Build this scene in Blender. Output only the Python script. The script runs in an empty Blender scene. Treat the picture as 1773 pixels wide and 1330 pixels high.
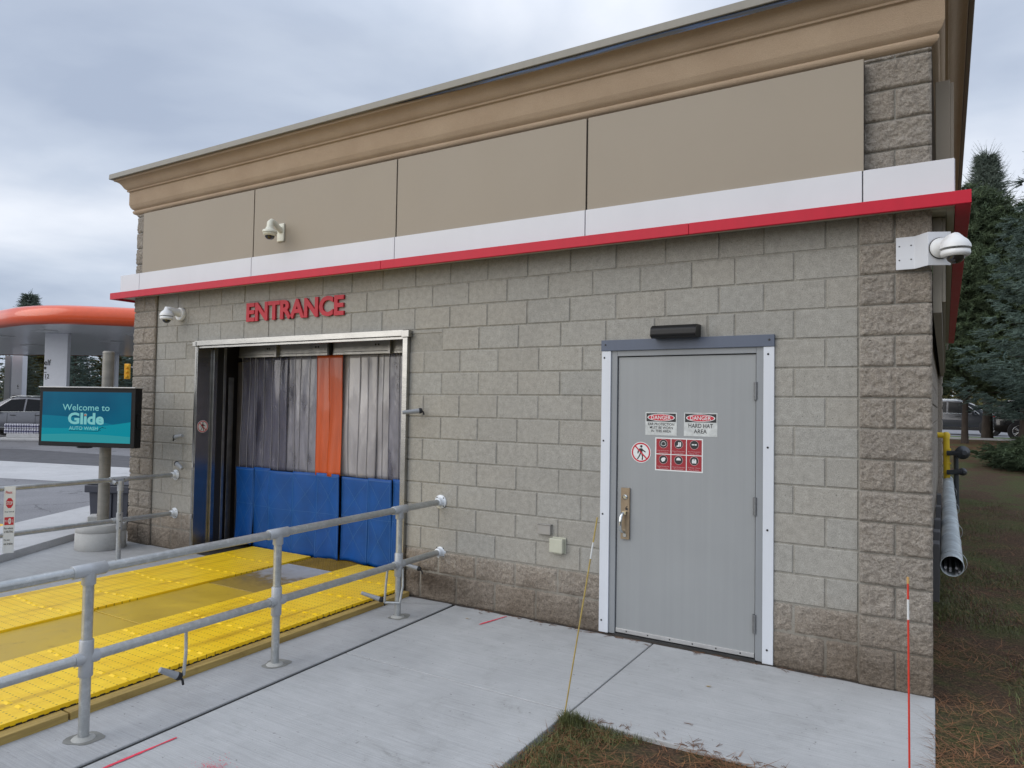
import bpy, bmesh, math, random
from mathutils import Vector, Matrix, noise
R_ = math.radians
SC = bpy.context.scene
COL = SC.collection
random.seed(7)

# ------------------------------------------------------------------ camera
CAMLOC = Vector((0.416, -5.126, 1.706))
YAW, PITCH, ROLL = 0.5394, 0.0319, -0.0164
cd = bpy.data.cameras.new('camera')
cam = bpy.data.objects.new('camera', cd)
COL.objects.link(cam)
cd.sensor_width = 36
cd.lens = 36 * 1218.35 / 1773
cd.clip_start = 0.05
cd.clip_end = 2000
RC = Matrix.Rotation(YAW, 3, 'Z') @ Matrix.Rotation(PITCH, 3, 'X') @ Matrix.Rotation(ROLL, 3, 'Y')
# my frame: x right, y forward, z up  ->  blender camera: x right, y up, -z forward
M = Matrix.Identity(4)
for i in range(3):
    M[i][0] = RC[i][0]
    M[i][1] = RC[i][2]
    M[i][2] = -RC[i][1]
    M[i][3] = CAMLOC[i]
cam.matrix_world = M
SC.camera = cam

def far(lat, dep, z=0.0):
    """plan position of a far thing, from its measured sideways offset and distance"""
    f = Vector((-math.sin(YAW), math.cos(YAW)))
    r = Vector((math.cos(YAW), math.sin(YAW)))
    return Vector((CAMLOC.x + r.x * lat + f.x * dep, CAMLOC.y + r.y * lat + f.y * dep, z))

# ------------------------------------------------------------------ world, sun, exposure
W = bpy.data.worlds.new('World')
SC.world = W
W.use_nodes = True
nt = W.node_tree
nt.nodes.clear()
SUN_EL, SUN_AZ = R_(42), R_(-155)
N = nt.nodes.new
L = nt.links.new
out = N('ShaderNodeOutputWorld')
bg = N('ShaderNodeBackground')
sky = N('ShaderNodeTexSky')
sky.sky_type = 'NISHITA'
sky.sun_disc = False
sky.sun_elevation = SUN_EL
sky.sun_rotation = SUN_AZ
skym = N('ShaderNodeVectorMath'); skym.operation = 'SCALE'; skym.inputs['Scale'].default_value = 0.09
L(sky.outputs[0], skym.inputs[0])
tc = N('ShaderNodeTexCoord')
sep = N('ShaderNodeSeparateXYZ'); L(tc.outputs['Generated'], sep.inputs[0])
zc = N('ShaderNodeMath'); zc.operation = 'MAXIMUM'; zc.inputs[1].default_value = 0.0; L(sep.outputs['Z'], zc.inputs[0])
za = N('ShaderNodeMath'); za.operation = 'ADD'; za.inputs[1].default_value = 0.22; L(zc.outputs[0], za.inputs[0])
dv = N('ShaderNodeVectorMath'); dv.operation = 'DIVIDE'
cz = N('ShaderNodeCombineXYZ')
for k in range(3): L(za.outputs[0], cz.inputs[k])
L(tc.outputs['Generated'], dv.inputs[0]); L(cz.outputs[0], dv.inputs[1])
n1 = N('ShaderNodeTexNoise'); n1.inputs['Scale'].default_value = 0.85; n1.inputs['Detail'].default_value = 7; n1.inputs['Roughness'].default_value = 0.48
n1.inputs['Distortion'].default_value = 0.25
mp = N('ShaderNodeMapping'); mp.inputs['Location'].default_value = (3.1, 1.7, 0.4)
L(dv.outputs[0], mp.inputs[0]); L(mp.outputs[0], n1.inputs['Vector'])
cr = N('ShaderNodeValToRGB')
e = cr.color_ramp.elements
e[0].position = 0.37; e[0].color = (0.37, 0.43, 0.545, 1)
e[1].position = 0.60; e[1].color = (0.75, 0.785, 0.855, 1)
m_ = e.new(0.46); m_.color = (0.50, 0.56, 0.665, 1)
L(n1.outputs['Fac'], cr.inputs[0])
# thicker cloud low down, bright veil towards the zenith (outside the picture)
gr = N('ShaderNodeMapRange'); gr.inputs['From Min'].default_value = 0.45; gr.inputs['From Max'].default_value = 1.0
gr.inputs['To Min'].default_value = 1.0; gr.inputs['To Max'].default_value = 2.0
L(sep.outputs['Z'], gr.inputs['Value'])
cs = N('ShaderNodeVectorMath'); cs.operation = 'SCALE'; L(cr.outputs[0], cs.inputs[0]); L(gr.outputs[0], cs.inputs['Scale'])
mx = N('ShaderNodeMix'); mx.data_type = 'RGBA'; mx.inputs[0].default_value = 0.90
L(skym.outputs[0], mx.inputs['A']); L(cs.outputs[0], mx.inputs['B'])
L(mx.outputs['Result'], bg.inputs['Color'])
bg.inputs['Strength'].default_value = 1.0
L(bg.outputs[0], out.inputs[0])

sd = bpy.data.lights.new('sun', 'SUN')
sd.energy = 1.15
sd.angle = R_(60)
sd.color = (1.0, 0.945, 0.87)
sun = bpy.data.objects.new('sun', sd)
COL.objects.link(sun)
dirv = Vector((-0.50, -0.72, 0.48)).normalized()
sun.rotation_euler = dirv.to_track_quat('Z', 'Y').to_euler()
sky.sun_elevation = math.asin(dirv.z)
sky.sun_rotation = math.atan2(dirv.x, dirv.y)

SC.view_settings.view_transform = 'Standard'
SC.view_settings.look = 'None'
SC.view_settings.gamma = 1
SC.view_settings.exposure = 0.32
SC.cycles.max_bounces = 8
SC.cycles.transparent_max_bounces = 16

# ------------------------------------------------------------------ materials
MATS = {}
def mat(name, col=(.5, .5, .5), rough=.6, metal=0., var=.0, vscale=6., bump=0., bscale=60., spec=.5, tint=False,
        col2=None, stretch=(1, 1, 1), coat=0., emit=None, estr=0., bdetail=4, alpha=1.0):
    if name in MATS: return MATS[name]
    m = bpy.data.materials.new(name); m.use_nodes = True
    nt = m.node_tree; n = nt.nodes; l = nt.links
    b = n['Principled BSDF']
    b.inputs['Base Color'].default_value = (*col, 1)
    b.inputs['Roughness'].default_value = rough
    b.inputs['Metallic'].default_value = metal
    b.inputs['Specular IOR Level'].default_value = spec
    b.inputs['Coat Weight'].default_value = coat
    if emit:
        b.inputs['Emission Color'].default_value = (*emit, 1); b.inputs['Emission Strength'].default_value = estr
    tcn = n.new('ShaderNodeTexCoord'); mpn = n.new('ShaderNodeMapping'); mpn.inputs['Scale'].default_value = stretch
    l.new(tcn.outputs['Object'], mpn.inputs[0])
    cur = None
    if var or col2:
        nz = n.new('ShaderNodeTexNoise'); nz.inputs['Scale'].default_value = vscale; nz.inputs['Detail'].default_value = 6
        nz.inputs['Roughness'].default_value = .6
        l.new(mpn.outputs[0], nz.inputs['Vector'])
        r = n.new('ShaderNodeValToRGB')
        r.color_ramp.elements[0].position = .3; r.color_ramp.elements[1].position = .7
        a = tuple(max(0, c * (1 - var)) for c in col); bb = col2 if col2 else tuple(min(1, c * (1 + var)) for c in col)
        r.color_ramp.elements[0].color = (*a, 1); r.color_ramp.elements[1].color = (*bb, 1)
        l.new(nz.outputs['Fac'], r.inputs[0]); cur = r.outputs[0]
    if tint:
        at = n.new('ShaderNodeVertexColor'); at.layer_name = 'tint'
        mu = n.new('ShaderNodeMix'); mu.data_type = 'RGBA'; mu.blend_type = 'MULTIPLY'; mu.inputs[0].default_value = 1
        if cur: l.new(cur, mu.inputs['A'])
        else: mu.inputs['A'].default_value = (*col, 1)
        l.new(at.outputs['Color'], mu.inputs['B']); cur = mu.outputs['Result']
    if cur: l.new(cur, b.inputs['Base Color'])
    if bump:
        nb = n.new('ShaderNodeTexNoise'); nb.inputs['Scale'].default_value = bscale; nb.inputs['Detail'].default_value = bdetail
        l.new(mpn.outputs[0], nb.inputs['Vector'])
        bp = n.new('ShaderNodeBump'); bp.inputs['Strength'].default_value = bump; bp.inputs['Distance'].default_value = .01
        l.new(nb.outputs['Fac'], bp.inputs['Height']); l.new(bp.outputs[0], b.inputs['Normal'])
    MATS[name] = m
    return m

def nd(m): return m.node_tree.nodes, m.node_tree.links, m.node_tree.nodes['Principled BSDF']
def mathn(n, l, op, a, b=None, c=None, clamp=False):
    k = n.new('ShaderNodeMath'); k.operation = op; k.use_clamp = clamp
    for i, v in enumerate((a, b, c)):
        if v is None: continue
        if isinstance(v, (int, float)): k.inputs[i].default_value = v
        else: l.new(v, k.inputs[i])
    return k.outputs[0]
def noisen(n, l, vec, scale, detail=4, rough=.55, dist=0):
    k = n.new('ShaderNodeTexNoise'); k.inputs['Scale'].default_value = scale; k.inputs['Detail'].default_value = detail
    k.inputs['Roughness'].default_value = rough; k.inputs['Distortion'].default_value = dist
    l.new(vec, k.inputs['Vector']); return k.outputs['Fac']
def rampn(n, l, fac, stops):
    k = n.new('ShaderNodeValToRGB'); el = k.color_ramp.elements
    while len(el) < len(stops): el.new(.5)
    for i, (p, c) in enumerate(stops):
        el[i].position = p; el[i].color = (*c, 1) if len(c) == 3 else c
    l.new(fac, k.inputs[0]); return k.outputs[0]
def mixn(n, l, fac, a, b, mode='MIX'):
    k = n.new('ShaderNodeMix'); k.data_type = 'RGBA'; k.blend_type = mode
    for s, v in ((k.inputs[0], fac), (k.inputs['A'], a), (k.inputs['B'], b)):
        if isinstance(v, (int, float)): s.default_value = v
        elif isinstance(v, tuple): s.default_value = (*v, 1)
        else: l.new(v, s)
    return k.outputs['Result']
def mapn(n, l, scale=(1, 1, 1), rot=(0, 0, 0), src='Object'):
    t = n.new('ShaderNodeTexCoord'); m = n.new('ShaderNodeMapping')
    m.inputs['Scale'].default_value = scale; m.inputs['Rotation'].default_value = rot
    l.new(t.outputs[src], m.inputs[0]); return m.outputs[0]
def bumpn(n, l, h, strength, dist=.01, normal=None):
    k = n.new('ShaderNodeBump'); k.inputs['Strength'].default_value = strength; k.inputs['Distance'].default_value = dist
    l.new(h, k.inputs['Height'])
    if normal: l.new(normal, k.inputs['Normal'])
    return k.outputs[0]

def block_mat(name, c1, c2, rough_face):
    m = mat(name, c1, .9, spec=.25); n, l, b = nd(m)
    v = mapn(n, l)
    big = noisen(n, l, v, 1.3, 5, .6)
    fine = noisen(n, l, v, 160, 3, .7)
    mid = noisen(n, l, v, 22, 5, .65)
    c = rampn(n, l, mid, [(.28, tuple(x * .86 for x in c1)), (.72, c2)])
    c = mixn(n, l, .75, c, rampn(n, l, fine, [(.36, (.72, .72, .72)), (.62, (1.15, 1.15, 1.15))]), 'MULTIPLY')
    pore = noisen(n, l, v, 75, 2, .5)
    c = mixn(n, l, 1.0, c, rampn(n, l, pore, [(.27, (.55, .55, .55)), (.34, (1, 1, 1))]), 'MULTIPLY')
    at = n.new('ShaderNodeVertexColor'); at.layer_name = 'tint'
    c = mixn(n, l, 1.0, c, at.outputs['Color'], 'MULTIPLY')
    # damp and dirt stains rising from the foot of the wall
    sp = n.new('ShaderNodeSeparateXYZ'); l.new(v, sp.inputs[0])
    st = mathn(n, l, 'ADD', mathn(n, l, 'MULTIPLY', sp.outputs['Z'], 1.25), mathn(n, l, 'MULTIPLY', noisen(n, l, v, 2.2, 6, .65), -1.0))
    stc = rampn(n, l, mathn(n, l, 'MULTIPLY_ADD', st, .9, .45, clamp=True), [(.0, (.45, .40, .35)), (.34, (.92, .89, .86)), (.5, (1, 1, 1))])
    c = mixn(n, l, .8, c, stc, 'MULTIPLY')
    if rough_face:
        dx = mathn(n, l, 'MULTIPLY', mathn(n, l, 'ADD', sp.outputs['X'], -.42), 2.6); dz = mathn(n, l, 'MULTIPLY', mathn(n, l, 'ADD', sp.outputs['Z'], -.14), 6.5)
        rr_ = mathn(n, l, 'SQRT', mathn(n, l, 'ADD', mathn(n, l, 'MULTIPLY', dx, dx), mathn(n, l, 'MULTIPLY', dz, dz)))
        rr_ = mathn(n, l, 'ADD', rr_, mathn(n, l, 'MULTIPLY_ADD', noisen(n, l, v, 9, 5, .7), 1.6, -.8))
        c = mixn(n, l, 1.0, c, rampn(n, l, rr_, [(.25, (.42, .39, .37)), (1.0, (1, 1, 1))]), 'MULTIPLY')
    c = mixn(n, l, .5, c, rampn(n, l, big, [(.3, (.86, .86, .86)), (.7, (1.08, 1.08, 1.06))]), 'MULTIPLY')
    l.new(c, b.inputs['Base Color'])
    if rough_face:
        gr_ = noisen(n, l, v, 70, 5, .75)
        c = mixn(n, l, .85, c, rampn(n, l, gr_, [(.36, (.66, .65, .64)), (.5, (.95, .95, .95)), (.66, (1.22, 1.21, 1.18))]), 'MULTIPLY')
        l.new(c, b.inputs['Base Color']); fine = gr_
    h = mathn(n, l, 'ADD', mathn(n, l, 'MULTIPLY', mid, .6 if rough_face else .25), mathn(n, l, 'MULTIPLY', fine, 1.4 if rough_face else .16))
    h = mathn(n, l, 'ADD', h, mathn(n, l, 'MULTIPLY', pore, .2))
    l.new(bumpn(n, l, h, 1.0 if rough_face else .35, .016 if rough_face else .012), b.inputs['Normal'])
    return m

BLOCK = block_mat('smooth block', (.322, .310, .280), (.378, .365, .333), False)
SPLIT = block_mat('split face block', (.40, .352, .30), (.49, .44, .385), True)
MORTAR = block_mat('mortar', (.285, .273, .243), (.335, .322, .29), False)

def stucco():
    m = mat('stucco', (.36, .275, .205), .95, spec=.2); n, l, b = nd(m); v = mapn(n, l)
    c = rampn(n, l, noisen(n, l, v, 3, 6), [(.3, (.40, .298, .208)), (.7, (.455, .347, .246))])
    c = mixn(n, l, .5, c, rampn(n, l, noisen(n, l, v, 240, 2), [(.35, (.8, .8, .8)), (.6, (1.1, 1.1, 1.1))]), 'MULTIPLY')
    l.new(c, b.inputs['Base Color'])
    l.new(bumpn(n, l, noisen(n, l, v, 170, 3, .7), .8, .006), b.inputs['Normal']); return m
STUCCO = stucco()

def streaky(name, c, rough, streak=.06, metal=0., spec=.5, sc=(14, 14, .8), coat=0):
    m = mat(name, c, rough, metal, spec=spec, coat=coat); n, l, b = nd(m); v = mapn(n, l, sc)
    f = noisen(n, l, v, 1.0, 5, .6)
    g = noisen(n, l, mapn(n, l), 1.2, 5, .6)
    cc = rampn(n, l, mathn(n, l, 'MULTIPLY_ADD', g, .5, mathn(n, l, 'MULTIPLY', f, .5)), [(.35, tuple(x * (1 - streak) for x in c)), (.65, tuple(min(1, x * (1 + streak)) for x in c))])
    l.new(cc, b.inputs['Base Color'])
    l.new(mathn(n, l, 'MULTIPLY_ADD', g, .25, rough - .12), b.inputs['Roughness'])
    l.new(bumpn(n, l, g, .16, .02), b.inputs['Normal'])
    return m
TAUPE = streaky('taupe panel', (.298, .252, .193), .55, .035, sc=(1.5, 1.5, 1.0))
WHITEP = streaky('white band panel', (.63, .635, .67), .5, .035, sc=(3, 3, 1))
REDP = streaky('red trim paint', (.50, .010, .032), .42, .06, spec=.28)
SOFFIT = streaky('soffit paint', (.40, .38, .31), .6, .09)
DOORP = streaky('grey door paint', (.275, .288, .295), .42, .05, sc=(26, 26, .5))
FRAMEP = streaky('grey frame paint', (.24, .255, .27), .45, .06)
CASING = streaky('white casing', (.60, .63, .68), .45, .04)
LINTEL = streaky('slate lintel paint', (.085, .105, .15), .45, .08)
CAPM = streaky('cap metal', (.23, .215, .18), .45, .08)
STEEL = mat('stainless steel', (.36, .355, .34), .26, 1.0, var=.12, vscale=3, bump=.04, bscale=25, stretch=(1, 1, 4))
STEELD = mat('dull stainless steel', (.42, .41, .38), .38, 1.0, var=.18, vscale=9, bump=.05, bscale=40)
def galv():
    m = mat('galvanised pipe', (.5, .53, .55), .4, .75); n, l, b = nd(m); v = mapn(n, l)
    f = noisen(n, l, v, 30, 7, .75); g = noisen(n, l, v, 4, 4)
    c = rampn(n, l, f, [(.30, (.38, .395, .395)), (.55, (.47, .485, .485)), (.74, (.64, .66, .66))])
    c = mixn(n, l, .5, c, rampn(n, l, g, [(.35, (.84, .85, .85)), (.65, (1.08, 1.08, 1.08))]), 'MULTIPLY')
    l.new(c, b.inputs['Base Color']); l.new(mathn(n, l, 'MULTIPLY_ADD', f, .4, .2), b.inputs['Roughness'])
    l.new(bumpn(n, l, f, .18, .004), b.inputs['Normal']); return m
GALV = galv()
FIT = mat('cast fitting', (.40, .415, .43), .48, .35, var=.12, vscale=12, bump=.12, bscale=120)
FLW = mat('flange paint', (.62, .65, .68), .45, .2, var=.1, vscale=20)
PLGREY = mat('grey plastic', (.27, .285, .305), .45, var=.1)
DARKP = mat('dark plastic', (.03, .032, .037), .45)
BLACK = mat('black rubber', (.012, .012, .014), .6)
BRONZE = mat('smoked light housing', (.007, .007, .008), .38, spec=.3)
CAMW = mat('camera white', (.72, .73, .73), .35, var=.03)
CAMC = mat('camera cream', (.66, .65, .55), .4, var=.04)
DOME = mat('dark dome glass', (.008, .008, .01), .06, coat=1.0)
BOXC = mat('cream box plastic', (.46, .46, .37), .5, var=.06)
BOXG = mat('grey box paint', (.30, .285, .26), .6, var=.06)
REDS = mat('sign red', (.50, .016, .035), .4, var=.05)
REDL = mat('letter red', (.43, .008, .022), .55, var=.08, vscale=12)
WHS = mat('sign white', (.68, .70, .70), .4, var=.04, vscale=30)
BKS = mat('sign black', (.014, .014, .016), .45)
MAROON = mat('placard red', (.30, .012, .022), .4, var=.05)
BRASS = mat('aged brass', (.30, .235, .165), .35, .7, var=.15, vscale=18)
CHROME = mat('chrome', (.7, .72, .72), .14, 1.0)
HINGE = mat('hinge metal', (.19, .195, .2), .45, .5, var=.15, vscale=30)

def concrete(name, c1, c2, broom=True, stains=.6, ang=0.0):
    m = mat(name, c1, .85, spec=.3); n, l, b = nd(m); v = mapn(n, l)
    big = noisen(n, l, v, .9, 7, .62, .3); mid = noisen(n, l, v, 7, 6, .65); fine = noisen(n, l, v, 150, 3, .7)
    c = rampn(n, l, mathn(n, l, 'MULTIPLY_ADD', big, .65, mathn(n, l, 'MULTIPLY', mid, .35)), [(.33, c1), (.66, c2)])
    c = mixn(n, l, .45, c, rampn(n, l, fine, [(.33, (.82, .82, .82)), (.6, (1.08, 1.08, 1.08))]), 'MULTIPLY')
    dark = noisen(n, l, v, 2.3, 8, .75, .6)
    c = mixn(n, l, stains, c, rampn(n, l, dark, [(.31, (.55, .54, .51)), (.37, (.86, .86, .85)), (.46, (1, 1, 1))]), 'MULTIPLY')
    speck = noisen(n, l, v, 38, 2, .5)
    c = mixn(n, l, .7, c, rampn(n, l, speck, [(.245, (.45, .43, .4)), (.28, (1, 1, 1))]), 'MULTIPLY')
    h = mathn(n, l, 'MULTIPLY', fine, .3)
    if broom:
        vb = mapn(n, l, (2.2, 110, 1), (0, 0, ang))
        br = noisen(n, l, vb, 1.0, 4, .7)
        c = mixn(n, l, .55, c, rampn(n, l, br, [(.30, (.74, .74, .74)), (.62, (1.1, 1.1, 1.1))]), 'MULTIPLY')
        h = mathn(n, l, 'ADD', h, mathn(n, l, 'MULTIPLY', br, 1.0))
    l.new(c, b.inputs['Base Color']); l.new(bumpn(n, l, h, .5, .004), b.inputs['Normal'])
    return m
CONC = concrete('broomed concrete', (.355, .36, .362), (.455, .46, .46), ang=-.1)
CONC2 = concrete('old slab concrete', (.30, .305, .31), (.40, .405, .41), ang=.15)
CONC3 = concrete('pale concrete', (.40, .40, .405), (.50, .50, .505), broom=False)
PLANT = concrete('cast concrete', (.36, .36, .35), (.47, .47, .455), broom=False)
def asphalt():
    m = mat('asphalt', (.15, .15, .16), .9, spec=.3); n, l, b = nd(m); v = mapn(n, l)
    big = noisen(n, l, v, .35, 6, .6); fine = noisen(n, l, v, 45, 4, .75)
    c = rampn(n, l, big, [(.33, (.165, .165, .175)), (.66, (.25, .25, .262))])
    c = mixn(n, l, .7, c, rampn(n, l, fine, [(.33, (.62, .62, .62)), (.62, (1.2, 1.2, 1.2))]), 'MULTIPLY')
    vo = n.new('ShaderNodeTexVoronoi'); vo.feature = 'DISTANCE_TO_EDGE'; vo.inputs['Scale'].default_value = .75
    wv = n.new('ShaderNodeVectorMath'); wv.operation = 'ADD'
    nn = n.new('ShaderNodeTexNoise'); nn.inputs['Scale'].default_value = 1.7; nn.inputs['Detail'].default_value = 5
    l.new(v, nn.inputs['Vector']); l.new(v, wv.inputs[0]); l.new(nn.outputs['Color'], wv.inputs[1]); l.new(wv.outputs[0], vo.inputs['Vector'])
    c = mixn(n, l, mathn(n, l, 'MULTIPLY', rampn(n, l, noisen(n, l, v, .5, 3), [(.45, (0, 0, 0)), (.58, (1, 1, 1))]), .85), c,
             mixn(n, l, 1.0, c, rampn(n, l, vo.outputs['Distance'], [(.004, (.3, .3, .3)), (.016, (1, 1, 1))]), 'MULTIPLY'))
    l.new(c, b.inputs['Base Color']); l.new(bumpn(n, l, fine, .6, .008), b.inputs['Normal']); return m
ASPH = asphalt()
ASPHD = mat('dark asphalt patch', (.085, .085, .092), .9, var=.2, vscale=3, bump=.4, bscale=60)
YLINE = mat('yellow line paint', (.72, .42, .04), .7, var=.15, vscale=14)
def soil():
    m = mat('soil and turf', (.05, .035, .025), .95, spec=.15); n, l, b = nd(m); v = mapn(n, l)
    f = noisen(n, l, v, 55, 5, .7); g = noisen(n, l, v, 1.1, 6, .62, .4); k = noisen(n, l, v, 9, 5, .7)
    dirt = rampn(n, l, f, [(.3, (.045, .032, .024)), (.5, (.095, .064, .043)), (.68, (.21, .125, .07))])
    turf = rampn(n, l, f, [(.3, (.035, .046, .020)), (.5, (.085, .100, .038)), (.7, (.17, .17, .07))])
    spz = n.new('ShaderNodeSeparateXYZ'); l.new(v, spz.inputs[0])
    red = mathn(n, l, 'MULTIPLY_ADD', spz.outputs['Y'], .14, -2.1, clamp=True)
    dirt = mixn(n, l, mathn(n, l, 'MULTIPLY', red, .85), dirt, rampn(n, l, f, [(.3, (.05, .022, .012)), (.6, (.17, .07, .035))]))
    c = mixn(n, l, rampn(n, l, mathn(n, l, 'MULTIPLY_ADD', g, .75, mathn(n, l, 'MULTIPLY', k, .25)), [(.44, (0, 0, 0)), (.58, (1, 1, 1))]), dirt, turf)
    l.new(c, b.inputs['Base Color']); l.new(bumpn(n, l, f, 1.0, .03), b.inputs['Normal']); return m
SOIL = soil()
def matyellow():
    m = mat('yellow mat plastic', (.83, .57, .012), .42); n, l, b = nd(m); v = mapn(n, l)
    sp = n.new('ShaderNodeSeparateXYZ'); l.new(v, sp.inputs[0])
    def cell(s, w):
        f = mathn(n, l, 'FRACT', mathn(n, l, 'MULTIPLY', s, w)); return mathn(n, l, 'ABSOLUTE', mathn(n, l, 'SUBTRACT', f, .5))
    fx = cell(sp.outputs['X'], 30.0); fy = cell(sp.outputs['Y'], 15.0)
    hx = mathn(n, l, 'LESS_THAN', fx, .17); hy = mathn(n, l, 'LESS_THAN', fy, .075)
    hole = mathn(n, l, 'MULTIPLY', hx, hy)
    g = noisen(n, l, v, 3, 6, .65)
    c = rampn(n, l, g, [(.3, (.84, .52, .003)), (.66, (.95, .64, .016))])
    dirt = noisen(n, l, v, 14, 5, .7)
    c = mixn(n, l, .6, c, rampn(n, l, dirt, [(.28, (.66, .58, .4)), (.42, (1, 1, 1))]), 'MULTIPLY')
    trk = noisen(n, l, mapn(n, l, (5.5, .35, 1)), 1.0, 6, .7)
    c = mixn(n, l, .75, c, rampn(n, l, trk, [(.32, (.52, .45, .32)), (.44, (.92, .9, .86)), (.52, (1, 1, 1))]), 'MULTIPLY')
    c = mixn(n, l, mathn(n, l, 'MULTIPLY', hole, .7), c, (.17, .11, .006))
    l.new(c, b.inputs['Base Color'])
    gy = mathn(n, l, 'SUBTRACT', 1.0, mathn(n, l, 'MULTIPLY', hole, 1.0))
    ridge = mathn(n, l, 'GREATER_THAN', fy, .40)
    l.new(bumpn(n, l, mathn(n, l, 'SUBTRACT', gy, mathn(n, l, 'MULTIPLY', ridge, .35)), .35, .005), b.inputs['Normal'])
    return m
MATY = matyellow()
MATY2 = mat('yellow moulded plastic', (.90, .58, .004), .4, var=.08, vscale=12)
def ochre():
    m = mat('ochre painted plate', (.38, .25, .02), .5); n, l, b = nd(m); v = mapn(n, l)
    g = noisen(n, l, v, 1.6, 7, .65, .4); s = noisen(n, l, v, 6, 6, .7, .2)
    c = rampn(n, l, g, [(.3, (.42, .275, .022)), (.68, (.57, .385, .026))])
    c = mixn(n, l, .8, c, rampn(n, l, s, [(.30, (.50, .44, .34)), (.37, (.9, .88, .84)), (.46, (1, 1, 1))]), 'MULTIPLY')
    l.new(c, b.inputs['Base Color']); l.new(mathn(n, l, 'MULTIPLY_ADD', g, .5, .15), b.inputs['Roughness']); return m
OCHRE = ochre()
def wornplate():
    m = mat('worn ochre plate', (.3, .22, .06), .5); n, l, b = nd(m); v = mapn(n, l)
    s = noisen(n, l, v, 9, 8, .72, .3)
    sp = n.new('ShaderNodeSeparateXYZ'); l.new(v, sp.inputs[0])
    f = mathn(n, l, 'ADD', mathn(n, l, 'MULTIPLY_ADD', sp.outputs['Y'], .42, .45), mathn(n, l, 'MULTIPLY', s, .45))
    c = rampn(n, l, f, [(.36, (.30, .20, .03)), (.47, (.19, .13, .035)), (.56, (.30, .29, .28)), (.72, (.37, .38, .40))])
    l.new(c, b.inputs['Base Color']); l.new(mathn(n, l, 'MULTIPLY_ADD', s, .5, .2), b.inputs['Roughness']); return m
WORN = wornplate()
def timber():
    m = mat('ochre timber', (.36, .25, .07), .75); n, l, b = nd(m)
    v = mapn(n, l, (22, 1.2, 22)); g = noisen(n, l, v, 1.0, 6, .7); k = noisen(n, l, mapn(n, l), 3, 6, .7)
    c = rampn(n, l, g, [(.3, (.25, .165, .05)), (.65, (.42, .30, .09))])
    c = mixn(n, l, .8, c, rampn(n, l, k, [(.3, (.55, .5, .42)), (.48, (1, 1, 1))]), 'MULTIPLY')
    l.new(c, b.inputs['Base Color']); l.new(bumpn(n, l, g, .4, .005), b.inputs['Normal']); return m
TIMBER = timber()

def vinyl(name, base, clear, stains, rough=.12, seed=0., zs=.42, xs=1.6):
    """clear or milky PVC sheet: see-through in part, pale where milkiness and sky reflection are painted in"""
    m = bpy.data.materials.new(name); m.use_nodes = True; nt = m.node_tree; n = nt.nodes; l = nt.links; n.clear()
    o = n.new('ShaderNodeOutputMaterial'); pr = n.new('ShaderNodeBsdfPrincipled'); tr = n.new('ShaderNodeBsdfTransparent'); mx = n.new('ShaderNodeMixShader')
    t = n.new('ShaderNodeTexCoord'); mp = n.new('ShaderNodeMapping'); mp.inputs['Location'].default_value = (seed, seed * .7, 0)
    mp.inputs['Scale'].default_value = (xs, .3, zs); l.new(t.outputs['Object'], mp.inputs[0]); v = mp.outputs[0]
    a = noisen(n, l, v, 2.2, 4, .5, .5); bb = noisen(n, l, v, 6, 4, .5, .6)
    f = mathn(n, l, 'MULTIPLY_ADD', a, .65, mathn(n, l, 'MULTIPLY', bb, .35))
    haze = rampn(n, l, f, [(.40, (clear,) * 3), (.47, (clear + (stains - clear) * .6,) * 3), (.60, (stains,) * 3)])  # stains argument caps the milky, sky-reflecting pale tone painted here
    pr.inputs['Base Color'].default_value = (*base, 1); pr.inputs['Roughness'].default_value = rough
    pr.inputs['Coat Weight'].default_value = .5; pr.inputs['Coat Roughness'].default_value = .08
    c = rampn(n, l, a, [(.35, tuple(x * .82 for x in base)), (.6, base)])
    l.new(c, pr.inputs['Base Color'])
    l.new(bumpn(n, l, f, .5, .05), pr.inputs['Normal'])
    tr.inputs[0].default_value = (.75, .75, .82, 1)
    l.new(haze, mx.inputs[0]); l.new(tr.outputs[0], mx.inputs[1]); l.new(pr.outputs[0], mx.inputs[2]); l.new(mx.outputs[0], o.inputs[0])
    return m
VIN_A = vinyl('clear vinyl', (.17, .17, .225), .22, .66, seed=1.3)
VIN_B = vinyl('hazed vinyl', (.27, .27, .32), .30, .84, seed=5.1, zs=.8, xs=1.8)  # whitish blotches painted in as wet reflection on the hazy sheet
VIN_C = vinyl('milky skylit vinyl', (.44, .43, .46), .72, .94, seed=9.4, zs=.5, xs=1.0)  # palest sheet, skylight reflection and milkiness put into its colour
ORANGE = mat('orange vinyl', (.45, .066, .004), .33, var=.16, vscale=4, stretch=(3, 3, .6), bump=.1, bscale=8, coat=.25)
BLUEV = mat('blue vinyl', (.002, .062, .26), .5, var=.2, vscale=4, bump=.4, bscale=5, spec=.3)
STITCH = mat('pale stitching', (.05, .17, .40), .7)
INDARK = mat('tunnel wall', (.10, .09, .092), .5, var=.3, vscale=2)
INFLOOR = mat('tunnel floor', (.06, .055, .05), .35, var=.3, vscale=3)

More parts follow.
